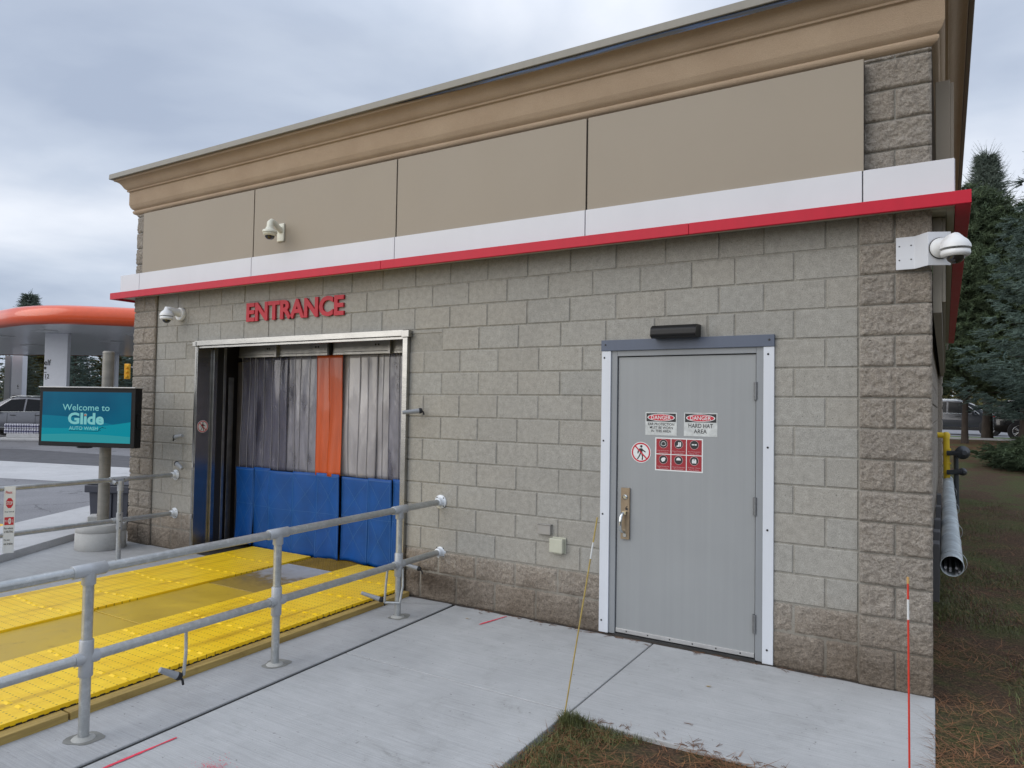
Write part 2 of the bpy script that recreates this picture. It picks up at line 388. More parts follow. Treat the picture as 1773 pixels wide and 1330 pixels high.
# ------------------------------------------------------------------ mesh builder
class MB:
    def __init__(s): s.v = []; s.f = []; s.mi = []; s.t = []; s.sm = []
    def add(s, vs, fs, mi=0, t=(1, 1, 1), smooth=False):
        o = len(s.v); s.v += [tuple(p) for p in vs]
        for f in fs:
            s.f.append([o + i for i in f]); s.mi.append(mi); s.t.append(t); s.sm.append(smooth)
        return s
    def box(s, x0, x1, y0, y1, z0, z1, mi=0, t=(1, 1, 1)):
        vs = [(x0, y0, z0), (x1, y0, z0), (x1, y1, z0), (x0, y1, z0), (x0, y0, z1), (x1, y0, z1), (x1, y1, z1), (x0, y1, z1)]
        return s.add(vs, [(0, 3, 2, 1), (4, 5, 6, 7), (0, 1, 5, 4), (1, 2, 6, 5), (2, 3, 7, 6), (3, 0, 4, 7)], mi, t)
    def prism(s, poly, z0, z1, mi=0, t=(1, 1, 1)):
        """poly: plan outline, counter-clockwise"""
        k = len(poly); vs = [(x, y, z0) for x, y in poly] + [(x, y, z1) for x, y in poly]
        fs = [tuple(range(k - 1, -1, -1)), tuple(range(k, 2 * k))] + [(i, (i + 1) % k, k + (i + 1) % k, k + i) for i in range(k)]
        return s.add(vs, fs, mi, t)
    def extrude(s, poly, axis, a, b, mi=0, t=(1, 1, 1), smooth=False):
        """poly of 2-D points extruded along axis 0/1/2 from a to b"""
        k = len(poly)
        def P(u, w, c): return {0: (c, u, w), 1: (u, c, w), 2: (u, w, c)}[axis]
        vs = [P(u, w, a) for u, w in poly] + [P(u, w, b) for u, w in poly]
        s.add(vs, [tuple(range(k - 1, -1, -1)), tuple(range(k, 2 * k))], mi, t)
        s.add(vs, [(i, (i + 1) % k, k + (i + 1) % k, k + i) for i in range(k)], mi, t, smooth)
        return s
    def tube(s, a, b, r, seg=16, mi=0, r2=None, caps=True, t=(1, 1, 1), smooth=True):
        a, b = Vector(a), Vector(b); d = (b - a).normalized(); r2 = r if r2 is None else r2
        u = d.orthogonal().normalized(); w = d.cross(u)
        vs = []
        for c, rr in ((a, r), (b, r2)):
            for i in range(seg):
                an = 2 * math.pi * i / seg; vs.append(c + (u * math.cos(an) + w * math.sin(an)) * rr)
        s.add(vs, [(i, (i + 1) % seg, seg + (i + 1) % seg, seg + i) for i in range(seg)], mi, t, smooth)
        if caps: s.add(vs, [tuple(range(seg - 1, -1, -1)), tuple(range(seg, 2 * seg))], mi, t)
        return s
    def lathe(s, c, d, prof, seg=24, mi=0, t=(1, 1, 1), smooth=True):
        """prof: (distance along d, radius)"""
        c, d = Vector(c), Vector(d).normalized(); u = d.orthogonal().normalized(); w = d.cross(u)
        vs = []
        for h, r in prof:
            for i in range(seg):
                an = 2 * math.pi * i / seg; vs.append(c + d * h + (u * math.cos(an) + w * math.sin(an)) * max(r, 1e-4))
        fs = []
        for j in range(len(prof) - 1):
            for i in range(seg):
                fs.append((j * seg + i, j * seg + (i + 1) % seg, (j + 1) * seg + (i + 1) % seg, (j + 1) * seg + i))
        s.add(vs, fs, mi, t, smooth)
        k = len(prof) - 1
        s.add(vs, [tuple(range(seg - 1, -1, -1)), tuple(k * seg + i for i in range(seg))], mi, t)
        return s
    def path(s, pts, r, seg=12, mi=0, t=(1, 1, 1), smooth=True):
        pts = [Vector(p) for p in pts]
        vs = []; k = len(pts); pu = None
        for i, c in enumerate(pts):
            d = ((pts[min(i + 1, k - 1)] - pts[max(i - 1, 0)])).normalized()
            if pu is None: pu = d.orthogonal().normalized()
            pu = (pu - d * pu.dot(d)).normalized(); w = d.cross(pu)
            rr = r[i] if isinstance(r, (list, tuple)) else r
            for j in range(seg):
                an = 2 * math.pi * j / seg; vs.append(c + (pu * math.cos(an) + w * math.sin(an)) * rr)
        fs = [(i * seg + j, i * seg + (j + 1) % seg, (i + 1) * seg + (j + 1) % seg, (i + 1) * seg + j) for i in range(k - 1) for j in range(seg)]
        s.add(vs, fs, mi, t, smooth)
        s.add(vs, [tuple(range(seg - 1, -1, -1)), tuple((k - 1) * seg + i for i in range(seg))], mi, t)
        return s
    def build(s, name, mats, parent=None, bevel=0., fn=None, loc=None, segs=2):
        me = bpy.data.meshes.new(name)
        vs = [fn(p) for p in s.v] if fn else s.v
        me.from_pydata(vs, [], s.f)
        if not isinstance(mats, (list, tuple)): mats = [mats]
        for m in mats: me.materials.append(m)
        me.polygons.foreach_set('material_index', s.mi)
        me.polygons.foreach_set('use_smooth', s.sm)
        if any(t != (1, 1, 1) for t in s.t) or any(m in (BLOCK, SPLIT, MORTAR) for m in mats) or name in ('crown',):
            ca = me.color_attributes.new('tint', 'FLOAT_COLOR', 'CORNER')
            data = []
            for f, t in zip(s.f, s.t): data += [*t, 1.0] * len(f)
            ca.data.foreach_set('color', data)
        me.update()
        o = bpy.data.objects.new(name, me); COL.objects.link(o)
        if parent: o.parent = parent
        if loc: o.location = loc
        if bevel:
            bm_ = o.modifiers.new('bevel', 'BEVEL'); bm_.width = bevel; bm_.segments = segs; bm_.limit_method = 'ANGLE'; bm_.angle_limit = R_(40)
        return o

def empty(name, loc=(0, 0, 0), label=None, cat=None, group=None, rz=0):
    o = bpy.data.objects.new(name, None); COL.objects.link(o); o.location = loc; o.rotation_euler = (0, 0, rz)
    o.empty_display_size = .2
    if label: tag(o, label, cat, group)
    return o
def tag(o, label=None, cat=None, group=None, kind=None):
    if label: o['label'] = label
    if cat: o['category'] = cat
    if group: o['group'] = group
    if kind: o['kind'] = kind
    return o
def copy_tree(o, parent=None):
    c = o.copy(); COL.objects.link(c); c.parent = parent
    for ch in [x for x in bpy.data.objects if x.parent == o]: copy_tree(ch, c)
    return c
def under(root):
    """children built in world coordinates: keep them there when the root stands elsewhere"""
    l = root.location.copy(); rz = root.rotation_euler.z
    inv = Matrix.Rotation(-rz, 3, 'Z')
    return lambda p: tuple(inv @ (Vector(p) - l))

def text_mesh(s, bold=.0, extr=.0, spacing=1.0):
    cu = bpy.data.curves.new('txt', 'FONT'); cu.body = s; cu.size = 1; cu.offset = bold; cu.extrude = extr; cu.space_character = spacing
    cu.align_x = 'CENTER'; cu.resolution_u = 3
    o = bpy.data.objects.new('txt', cu); COL.objects.link(o)
    dg = bpy.context.evaluated_depsgraph_get()
    me = bpy.data.meshes.new_from_object(o.evaluated_get(dg))
    vs = [tuple(v.co) for v in me.vertices]; fs = [tuple(p.vertices) for p in me.polygons]
    bpy.data.objects.remove(o); bpy.data.curves.remove(cu); bpy.data.meshes.remove(me)
    return vs, fs
def fit_text(mb, s, u0, u1, w0, w1, P, mi=0, bold=.015, depth=None, keep=False):
    """lettering fitted in the box u0..u1, w0..w1 of a sign face; P maps (u, w, height above face) to space"""
    vs, fs = text_mesh(s, bold, .5 if depth else 0)
    xs = [v[0] for v in vs]; ys = [v[1] for v in vs]
    ax, bx, ay, by = min(xs), max(xs), min(ys), max(ys)
    out_ = []
    for v in vs:
        u = u0 + (v[0] - ax) / (bx - ax) * (u1 - u0); w = w0 + (v[1] - ay) / (by - ay) * (w1 - w0)
        out_.append(P(u, w, (v[2] + .5) * depth if depth else 0.0))
    mb.add(out_, fs, mi)
def disc(mb, cu, cw, r, P, h, mi=0, seg=32, r_in=0.):
    if r_in:
        vs = [P(cu + q * math.cos(2 * math.pi * i / seg), cw + q * math.sin(2 * math.pi * i / seg), h) for q in (r, r_in) for i in range(seg)]
        mb.add(vs, [(i, (i + 1) % seg, seg + (i + 1) % seg, seg + i) for i in range(seg)], mi)
    else:
        mb.add([P(cu + r * math.cos(2 * math.pi * i / seg), cw + r * math.sin(2 * math.pi * i / seg), h) for i in range(seg)], [tuple(range(seg))], mi)
def poly(mb, pts, P, h, mi=0): mb.add([P(u, w, h) for u, w in pts], [tuple(range(len(pts)))], mi)
def rect(mb, u0, u1, w0, w1, P, h, mi=0): poly(mb, [(u0, w0), (u1, w0), (u1, w1), (u0, w1)], P, h, mi)
def face_y(y0):           # a face that looks towards -Y
    return lambda u, w, h: (u, y0 - h, w)

# ================================================================== THE SETTING
GZ = -0.04
def ground_h(x, y):
    def ss(a, b, t): t = max(0, min(1, (t - a) / (b - a))); return t * t * (3 - 2 * t)
    h = -.060 if (y < 0 and x > -1.38) else (-.10 if y < 0 and x > -3.9 else -.075)
    if x > -4 and y > 3:
        h += ss(3, 27, y) * .70 * ss(-4, 0, x)
    return h
def make_ground():
    mb = MB()
    xs = [-400, -120, -60, -30, -12, -8, -4, -3, -2, -1.4, -1, -.5, 0, .4] + [.4 + .12 * i for i in range(1, 26)] + [4, 5, 6, 8, 10, 14, 20, 30, 60, 140, 400]
    ys = [-300, -60, -20, -8, -5, -3.4] + [-3.2 + .12 * i for i in range(0, 60)] + [4.2, 4.6, 5, 5.5, 6, 7, 8, 9, 10, 12, 14, 16, 18, 20, 22, 24, 27, 30, 36, 45, 60, 90, 200, 500]
    vs = []
    for y in ys:
        for x in xs:
            h = ground_h(x, y)
            if x > -1.38 and y < 20 and x < 6: h += .018 * noise.noise(Vector((x * 3, y * 3, 0))) + .008 * noise.noise(Vector((x * 11, y * 11, 4)))
            vs.append((x, y, h))
    nx = len(xs)
    mb.add(vs, [(j * nx + i, j * nx + i + 1, (j + 1) * nx + i + 1, (j + 1) * nx + i) for j in range(len(ys) - 1) for i in range(nx - 1)], smooth=True)
    tag(mb.build('ground', SOIL), kind='structure')
make_ground()
def sheet(name, polyg, z, m, thick=None):
    mb = MB()
    if thick: mb.prism(polyg, z - thick, z)
    else: mb.add([(x, y, z) for x, y in polyg], [tuple(range(len(polyg)))])
    return tag(mb.build(name, m, bevel=.006 if thick else 0), kind='structure')
# concrete walk in front of the service door, walk beside the ramp
sheet('door_walk', [(-1.372, -1.475), (.423, -1.475), (.423, -.005), (-1.372, -.005)], GZ, CONC, .14)
sheet('side_walk', [(-2.870, -8), (-1.388, -8), (-1.388, -1.425), (-3.124, -1.425)], GZ, CONC, .14)
sheet('corner_walk', [(-3.1245, -1.418), (-1.383, -1.418), (-1.383, -.005), (-3.178, -.005)], GZ, CONC, .14)
sheet('ramp_kerb_slab', [(-3.58, -8), (-2.906, -8), (-3.212, -.005), (-3.80, -.005)], GZ, CONC2, .14)
sheet('joint_bed', [(-3.9, -8), (.41, -8), (.41, 0), (-3.9, 0)][:0] or [(-3.7, -8), (-1.40, -8), (-1.37, 0), (-3.8, 0)], -.085, BLACK)
mb = MB()
mb.prism([(-2.905, -7.9), (-2.871, -7.9), (-3.178, -.02), (-3.2105, -.02)], -.14, GZ - .010)
tag(mb.build('expansion_joint', mat('joint sealant', (.010, .010, .011), .7, bump=.5, bscale=30)), kind='structure')
# slab on the far side of the ramp
A0, A1 = (-5.63, -5.52), (-9.6, 1.1)
sheet('far_slab', [(-6.36, -5.52), (-6.45, 0.0), (-8.10, 0.0), (-8.10, .5), (-9.24, .5), (-8.07, -1.45), (-5.9, -5.08), (-6.0, -5.52)][::1], GZ, CONC2, .14)
sheet('raised_path', [(-5.9, -5.10), (-8.07, -1.46), (-9.6, 1.1), (-11.3, 1.6), (-9.97, -.64), (-7.3, -5.1)], .045, CONC3, .17)
# parking lot
lot = [(-8.3, .2), (-8.3, 60), (-150, 60), (-150, -40), (-5.6, -40), (-6.6, -6), (-8.6, -1.2)]
sheet('parking_lot', lot[::-1][::-1], -.070, ASPH)
def gpt(u, v, z=-.07):
    """plan point seen at photo pixel (u, v) on level z"""
    d = RC @ Vector(((u - 886.5) / 1218.35, 1.0, -(v - 665) / 1218.35)); t = (z - CAMLOC.z) / d.z
    return (CAMLOC.x + d.x * t, CAMLOC.y + d.y * t)
sheet('concrete_pad', [(-17.4, 2.5), (-12.2, 4.0), (-15.3, 6.2), (-22.2, 4.6), (-30, 2.6), (-26, -1.5)][::1], -.066, CONC3)
sheet('asphalt_patch', [(-12.2, 4.05), (-10, 8), (-16.6, 8.3), (-27, 7.3), (-33, 4.5), (-30, 2.7), (-22.2, 4.66), (-15.3, 6.26)], -.066, ASPHD)
for pts in ([gpt(0, 908), gpt(30, 911), gpt(57, 918), gpt(50, 921), gpt(28, 915), gpt(0, 912)], [gpt(88, 925), gpt(101, 926), gpt(95, 928), gpt(84, 927)]):
    sheet('lane_line', pts, -.062, YLINE)
# street beyond the lawn on the right
SL = lambda a, b: [(-30, a), (60, a - 12), (60, b - 12), (-30, b)]
sheet('street_kerb', [(-25, 33.0), (60, 24.6), (60, 25.0), (-25, 33.4)], .70, CONC3, .3)
sheet('verge', [(-25, 33.4), (60, 25.0), (60, 28.2), (-25, 36.4)], .655, mat('verge grass', (.10, .16, .03), .9, var=.25, vscale=8, bump=.5, bscale=30))
sheet('street', [(-25, 36.4), (60, 28.2), (60, 60), (-25, 66)], .66, mat('street asphalt', (.20, .20, .21), .9, var=.15, vscale=2, bump=.3))

# ---- sprayed marks
SPR = mat('pink marking spray', (.72, .05, .09), .7, var=.25, vscale=30)
def spray(a, b, w, label):
    mb = MB(); a = Vector(a); b = Vector(b); d = (b - a).normalized(); q = Vector((-d.y, d.x)); n_ = 14
    vs = []
    for i in range(n_ + 1):
        t = i / n_; c = a + (b - a) * t
        ww = w * (.6 + .4 * math.sin(math.pi * min(1, t * 1.2 + .1))) * (1 + .25 * random.uniform(-1, 1))
        vs += [(c.x + q.x * ww, c.y + q.y * ww, GZ + .004), (c.x - q.x * ww, c.y - q.y * ww, GZ + .004)]
    mb.add(vs, [(2 * i, 2 * i + 1, 2 * i + 3, 2 * i + 2) for i in range(n_)])
    tag(mb.build('paint_mark', SPR), label, 'paint mark', 'sprayed utility marks')
spray((-2.958, -3.22), (-2.952, -2.824), .011, 'pink sprayed line on the walk beside the railing, at the bottom of the photo')
spray((-2.695, -.374), (-2.628, -.068), .010, 'pink sprayed line on the walk close under the rough block wall')

mb = MB(); rg = random.Random(77)
for i in range(420):
    a = rg.uniform(0, 6.283); r_ = abs(rg.gauss(0, .055)); x = -2.515 + r_ * math.cos(a) * 1.3; y = -2.93 + r_ * math.sin(a); q = rg.uniform(.0012, .0035)
    mb.add([(x + q * math.cos(k * 1.2566), y + q * math.sin(k * 1.2566), GZ + .004) for k in range(5)], [(0, 1, 2, 3, 4)])
tag(mb.build('paint_mark', SPR), 'soft pink paint splash on the walk at the bottom edge of the photo', 'paint mark', 'sprayed utility marks', kind='stuff')

# ================================================================== THE BUILDING
XL, XR = -8.20, 0.41
bld = empty('car_wash_building', (-3.9, 0, 0), 'car wash building of grey blocks with taupe panels, red and white band and stucco cornice', 'building')
UB = under(bld)
def skew(p):
    x, y, z = p
    if x > .3 and y > 0: x += .0125 * y
    return UB((x, y, z))

def tint_block(rng, amt):
    k = 1 + rng.uniform(-amt, amt); w = rng.uniform(-.014, .014)
    return (k * (1 + w), k, k * (1 - w * 1.2))
def smooth_block(mb, x0, x1, z0, z1, y, rng, T=lambda p: p):
    j = .0045; bv = .006; d = .007
    if x1 - x0 < .03: return
    o = rng.uniform(-.0015, .0015)
    a = [(x0 + j, z0 + j), (x1 - j, z0 + j), (x1 - j, z1 - j), (x0 + j, z1 - j)]
    b = [(x0 + j + bv, z0 + j + bv), (x1 - j - bv, z0 + j + bv), (x1 - j - bv, z1 - j - bv), (x0 + j + bv, z1 - j - bv)]
    jt = lambda: rng.uniform(-.0012, .0012)
    vs = [T((u, y + d, w)) for u, w in a] + [T((u + jt(), y + o, w + jt())) for u, w in b]
    mb.add(vs, [(4, 5, 6, 7), (0, 1, 5, 4), (1, 2, 6, 5), (2, 3, 7, 6), (3, 0, 4, 7)], 0, tint_block(rng, .03))
def split_block(mb, x0, x1, z0, z1, y, rng, depth=.028, step=.0125, T=lambda p: p):
    j = .005
    x0 += j; x1 -= j; z0 += j; z1 -= j
    if x1 - x0 < .03: return
    nx = max(3, int((x1 - x0) / step)); nz = max(3, int((z1 - z0) / step))
    off = Vector((rng.uniform(0, 99), rng.uniform(0, 99), rng.uniform(0, 99)))
    vs = []
    for a in range(nz + 1):
        for b in range(nx + 1):
            x = x0 + (x1 - x0) * b / nx; z = z0 + (z1 - z0) * a / nz
            p = Vector((x, 0, z))
            h = noise.noise(p * 6 + off) * .30 + noise.noise(p * 24 + off) * .42 + noise.noise(p * 55 + off) * .42 + noise.noise(p * 95 + off) * .3
            ed = min(b, nx - b, a, nz - a)
            k = 0 if ed == 0 else (.85 if ed == 1 else 1)
            yy = y - depth * (.62 + .75 * h) * k
            if ed == 0:
                x += noise.noise(p * 40 + off) * .003; z += noise.noise(p * 37 + off) * .003; yy = y - .001 - .006 * abs(noise.noise(p * 30 + off))
            vs.append(T((x, yy, z)))
    n = nx + 1
    t = tint_block(rng, .08)
    mb.add(vs, [(a * n + b, a * n + b + 1, (a + 1) * n + b + 1, (a + 1) * n + b) for a in range(nz) for b in range(nx)], 0, t, True)
    # skirt back to the mortar
    ring = [b for b in range(nx + 1)] + [a * n + nx for a in range(1, nz + 1)] + [nz * n + b for b in range(nx - 1, -1, -1)] + [a * n for a in range(nz - 1, 0, -1)]
    rv = [vs[i] for i in ring]; bk = []
    for i in ring:
        a, b = divmod(i, n); x = x0 + (x1 - x0) * b / nx; z = z0 + (z1 - z0) * a / nz
        bk.append(T((x, y + .014, z)))
    k = len(ring)
    mb.add(rv + bk, [((i + 1) % k, i, k + i, k + (i + 1) % k) for i in range(k)], 0, t)

rng = random.Random(3)
wall = MB(); splt = MB()
OPEN = [(-6.90, -3.775, 2.36), (-1.80, -.55, 2.2)]
def joints(k):
    """vertical joints of course k, as counted on the photo"""
    js = set()
    odd = k % 2
    if k >= 12:
        g = -7.313 + (.2 if odd else 0)
        x = g - .8
        lim = -1.0 if odd else -.85
        while x < lim: js.add(round(x, 3)); x += .4
        for q in ((-.8, -.4) if odd else (-.6, -.2)): js.add(q)
    else:
        x = -7.333 + (.2 if odd else 0) - .8
        while x < -6.6: js.add(round(x, 3)); x += .4
        x = -3.594 + (.2 if odd else 0) - 4.0
        while x < -.95 + (.0 if odd else .1):
            if x > -6.6: js.add(round(x, 3))
            x += .4
        for q in ((-.8, -.4) if odd else (-.6, -.2)): js.add(q)
    return sorted(js)
WX0, WX1 = -7.72, .0
for k in range(0, 21):
    z0, z1 = .2 * k, .2 * (k + 1)
    if k == 0: z0 = -.05
    xs = [WX0] + [j for j in joints(k) if WX0 < j < WX1] + [WX1]
    if k >= 15: continue
    for a, b in zip(xs, xs[1:]):
        segs = [(a, b, z0)]
        for ox0, ox1, oz in OPEN:
            new = []
            for (p, q, zz) in segs:
                if oz <= z0 + .001 or q <= ox0 or p >= ox1: new.append((p, q, zz)); continue
                if oz < z1 - .01: new.append((p, q, max(zz, oz))); continue
                if p < ox0: new.append((p, ox0, zz))
                if q > ox1: new.append((ox1, q, zz))
            segs = new
        for p, q, zz in segs:
            if k < 2: split_block(splt, p, q, zz, z1, .012, rng, .024, .0105)
            else: smooth_block(wall, p, q, zz, z1, 0.0, rng)
wall.build('block_wall', BLOCK, bld, fn=skew)
for a_, b_ in ((-7.8, -6.8), (-3.9, -1.7), (-.6, .1)):
    m2 = MB()
    keep = [i for i, f in enumerate(splt.f) if a_ < splt.v[f[0]][0] < b_]
    used = sorted({j for i in keep for j in splt.f[i]}); mp_ = {j: q for q, j in enumerate(used)}
    m2.v = [splt.v[j] for j in used]; m2.f = [[mp_[j] for j in splt.f[i]] for i in keep]
    m2.t = [splt.t[i] for i in keep]; m2.sm = [splt.sm[i] for i in keep]; m2.mi = [0] * len(keep)
    m2.build('rough_base_course', SPLIT, bld, fn=skew)
def pier(x0, x1, top, face=-.035):
    mb = MB()
    for k in range(0, int(round(top / .2)) + 1):
        z0, z1 = .2 * k, min(.2 * (k + 1), top)
        if z1 - z0 < .03: continue
        if k == 0: z0 = -.05
        xm = (x0 + x1) / 2
        for a, b in (((x0, xm), (xm, x1)) if k % 2 == 0 else ((x0, x1),)):
            split_block(mb, a, b, z0, z1, face + .018, rng, .026, .0085)
    return mb
pier(.0, .418, 4.03).build('corner_pier', SPLIT, bld, fn=UB)
pier(-8.165, -7.715, 4.04).build('corner_pier', SPLIT, bld, fn=UB)
# side of the piers and the long side walls, rough blocks turned through a right angle
sidem = MB()
for k in range(0, 20):
    z0, z1 = .2 * k, .2 * (k + 1)
    for (ya, yb) in (((0, .2), (.2, .4)) if k % 2 else ((0, .4),)):
        split_block(sidem, ya, yb, z0, z1, 0, rng, .014, .03, T=lambda p: (.398 - p[1], p[0] - .01, p[2]))
        split_block(sidem, ya, yb, z0, z1, 0, rng, .02, .03, T=lambda p: (-8.15 + p[1], .39 - p[0], p[2]))
        split_block(sidem, ya, yb, z0, z1, 0, rng, .025, .05, T=lambda p: (-7.745 - p[1], p[0] * .1 - .03, p[2])) if False else None
    if k < 15:
        y = .4
        while y < 12:
            y2 = min(y + (.2 if (k % 2 and y == .4) else .4), 12)
            smooth_block(sidem, y, y2, z0, z1, 0, rng, T=lambda p: (.375 - p[1], p[0], p[2]))
            smooth_block(sidem, y, y2, z0, z1, 0, rng, T=lambda p: (-8.16 + p[1], 12.4 - p[0], p[2]))
            y = y2
sidem.build('side_wall', SPLIT, bld, fn=skew)
# rear corner pier on the right side, seen edge-on past the duct
rp = MB()
for k in range(0, 20):
    for (a, b) in (((0, .2), (.2, .4)) if k % 2 else ((0, .4),)):
        split_block(rp, a, b, .2 * k, .2 * k + .2, 0, rng, .02, .03, T=lambda p: (.43 - p[1], 9.0 + p[0], p[2]))
rp.box(.2, .425, 9.0, 9.4, -.1, 4.0)
rp.build('rear_pier', SPLIT, bld, fn=skew)
# cores behind the block faces (mortar shows in the joints)
core = MB()
core.box(XL + .05, -6.90, .0065, .195, -.1, 4.3)
core.box(-3.775, -1.80, .0065, .195, -.1, 4.3)
core.box(-.55, .36, .0065, .195, -.1, 4.3)
core.box(-6.90, -3.775, .0065, .195, 2.36, 4.3)
core.box(-1.80, -.55, .0065, .195, 2.2, 4.3)
core.box(-.0, .395, -.014, .0065, -.1, 4.03)
core.box(-8.15, -7.735, -.014, .0065, -.1, 4.03)
core.box(.17, .366, .195, 12, -.1, 4.3)
core.box(-8.15, -7.96, .195, 12, -.1, 4.3)
core.build('wall_core', MORTAR, bld, fn=UB)
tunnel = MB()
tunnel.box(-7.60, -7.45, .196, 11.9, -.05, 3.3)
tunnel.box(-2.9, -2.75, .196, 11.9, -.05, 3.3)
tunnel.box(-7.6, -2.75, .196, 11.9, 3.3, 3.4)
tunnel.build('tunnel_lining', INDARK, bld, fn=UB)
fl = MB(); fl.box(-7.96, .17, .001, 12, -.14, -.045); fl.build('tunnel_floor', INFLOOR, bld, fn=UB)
rf = MB(); rf.box(-8.1, .36, .0, 12.0, 4.30, 4.36); rf.build('roof', mat('roof membrane', (.12, .12, .12), .9, var=.2), bld, fn=UB)

# cladding panels, white band
px = [-7.90, -5.862, -3.873, -1.93, .042]
for a, b in zip(px, px[1:]):
    mb = MB(); mb.box(a + .007, b - .007, -.11, -.09, 3.262, 4.0)
    mb.box(a + .007, a + .012, -.111, -.088, 3.262, 4.0)
    mb.build('cladding_panel', TAUPE, bld, bevel=.003, fn=UB)
bk = MB(); bk.box(-7.89, .035, -.09, -.003, 3.262, 3.99)
bk.build('panel_backing', mat('panel gap shadow board', (.05, .04, .035), .9), bld, fn=UB)
wx = [XL - .125, -7.92, -5.868, -3.876, -1.932, .030, XR + .125]
for a, b in zip(wx, wx[1:]):
    mb = MB(); mb.box(a + .004, b - .004, -.125, -.105, 3.02, 3.262); mb.build('white_band_panel', WHITEP, bld, bevel=.002, fn=UB)
mb = MB(); mb.box(-8.3, .5, -.105, -.0025 - .02, 3.02, 3.255)
mb.box(XL - .10, XL + .02, -.02, 12, 3.02, 3.25); mb.build('band_backing', mat('band backing', (.25, .25, .26), .8), bld, fn=UB)
mb = MB(); mb.box(XL - .125, XL - .10, -.105, 12, 3.02, 3.262); mb.build('white_band_panel', WHITEP, bld, bevel=.002, fn=UB)
# right side: panels start behind the corner
mb = MB(); mb.box(XR + .02, XR + .105, .44, 12, 3.25, 3.98); mb.box(XR + .105, XR + .125, .455, 12, 3.25, 3.965)
mb.build('cladding_panel', TAUPE, bld, bevel=.003, fn=skew)
mb = MB(); mb.box(XR + .10, XR + .125, -.104, 12, 3.02, 3.262); mb.build('white_band_panel', WHITEP, bld, bevel=.002, fn=skew)
# red canopy trim: front in lengths, two returns
D = .205
cxs = [XL - D, -3.97, -1.08, XR + D]
for a, b in zip(cxs, cxs[1:]):
    mb = MB(); mb.box(a + (.0 if a < -8 else .0012), b - .0012 if b < .3 else b, -D, -D + .03, 2.957, 3.037)
    mb.build('red_trim', REDP, bld, bevel=.003, fn=UB)
mb = MB(); mb.box(XR + .125, XR + D, -D + .0305, 9.6, 2.957, 3.037); mb.build('red_trim', REDP, bld, bevel=.003, fn=skew)
mb = MB(); mb.box(XL - D, XL - D + .03, -D + .0305, 12, 2.957, 3.037); mb.build('red_trim', REDP, bld, bevel=.003, fn=UB)
mb = MB()
mb.box(XL - D + .03, XR + .125, -D + .03, -.0245, 2.985, 3.0195)
mb.box(XR - .0, XR + .08, -.02, 9.6, 2.97, 3.0195)
mb.box(XR + .081, XR + .1245, -.02, 9.6, 2.962, 3.0195)
mb.box(XL - D + .03, XL + .02, -.024, 12, 2.985, 3.0195)
mb.build('canopy_soffit', SOFFIT, bld, bevel=.002, fn=skew)
# side strip under the soffit (metal channel seen edge-on)
mb = MB(); mb.box(XR + .005, XR + .055, .12, 9.4, 2.35, 2.965); mb.box(XR + .056, XR + .075, .14, 9.4, 2.42, 2.965)
mb.build('side_channel', mat('brown grey metal', (.30, .27, .22), .5, var=.1), bld, bevel=.002, fn=skew)

# cornice, swept round three sides
prof = [(0.005, 4.035), (.012, 4.040), (.034, 4.050), (.044, 4.064), (.046, 4.078), (.040, 4.090), (.030, 4.094), (.034, 4.100), (.052, 4.112), (.064, 4.130), (.072, 4.155), (.076, 4.163),
        (.076, 4.318), (.080, 4.322), (.096, 4.326), (.098, 4.338), (.092, 4.344), (.100, 4.350), (.116, 4.362), (.128, 4.380), (.140, 4.402), (.158, 4.425), (.182, 4.440), (.205, 4.446), (.210, 4.470)]
def sweep(mb, prof, mi=0, smooth=True):
    rows = []
    for d, z in prof:
        rows.append([(XL - d, 12, z), (XL - d, -d, z), (XR + d, -d, z), (XR + d, 12, z)])
    vs = [p for r in rows for p in r]
    for s_ in range(3):
        fs = [(j * 4 + s_, j * 4 + s_ + 1, (j + 1) * 4 + s_ + 1, (j + 1) * 4 + s_) for j in range(len(prof) - 1)]
        mb.add(vs, fs, mi, smooth=False)
cor = MB()
# fine fluted profile: subdivide curved runs
pf = []
for (d0, z0), (d1, z1) in zip(prof, prof[1:]):
    pf.append((d0, z0))
pf.append(prof[-1])
sweep(cor, pf)
cor.build('cornice', STUCCO, bld, fn=skew)
for o in bpy.data.objects:
    if o.name == 'cornice':
        for p in o.data.polygons: p.use_smooth = True
        try: o.data.set_sharp_from_angle(angle=R_(38))
        except Exception: pass
cap = MB(); sweep(cap, [(.215, 4.468), (.243, 4.466), (.246, 4.470), (.243, 4.528), (.235, 4.532), (-.1, 4.545)])
cap.build('roof_cap_flashing', CAPM, bld, fn=skew)
def bluefilm():
    m = mat('black and blue film', (.01, .012, .02), .4); n, l, b = nd(m); v = mapn(n, l, (1.1, 1, 26))
    l.new(rampn(n, l, noisen(n, l, v, 1.0, 4, .6, .6), [(.50, (.006, .007, .01)), (.58, (.006, .045, .14)), (.70, (.01, .09, .25))]), b.inputs['Base Color']); return m
mb = MB(); N_ = 30
vs = []
for i in range(N_ + 1):
    x = -4.0 + 4.5 * i / N_; s_ = min(1, (i / N_) * 3.0) * (1 if i < N_ - 3 else (N_ - i) / 3)
    vs += [(x, -.228, 4.470), (x, -.222, 4.470 - .003 - .036 * s_ + .005 * noise.noise(Vector((x * 4, 0, 0))))]
mb.add(vs, [(2 * i, 2 * i + 1, 2 * i + 3, 2 * i + 2) for i in range(N_)])
mb.build('loose_membrane', bluefilm(), bld, fn=UB)
for o in list(bpy.data.objects):
    if o.name == 'loose_membrane': o['label'] = 'black and blue membrane hanging loose under the roof cap'

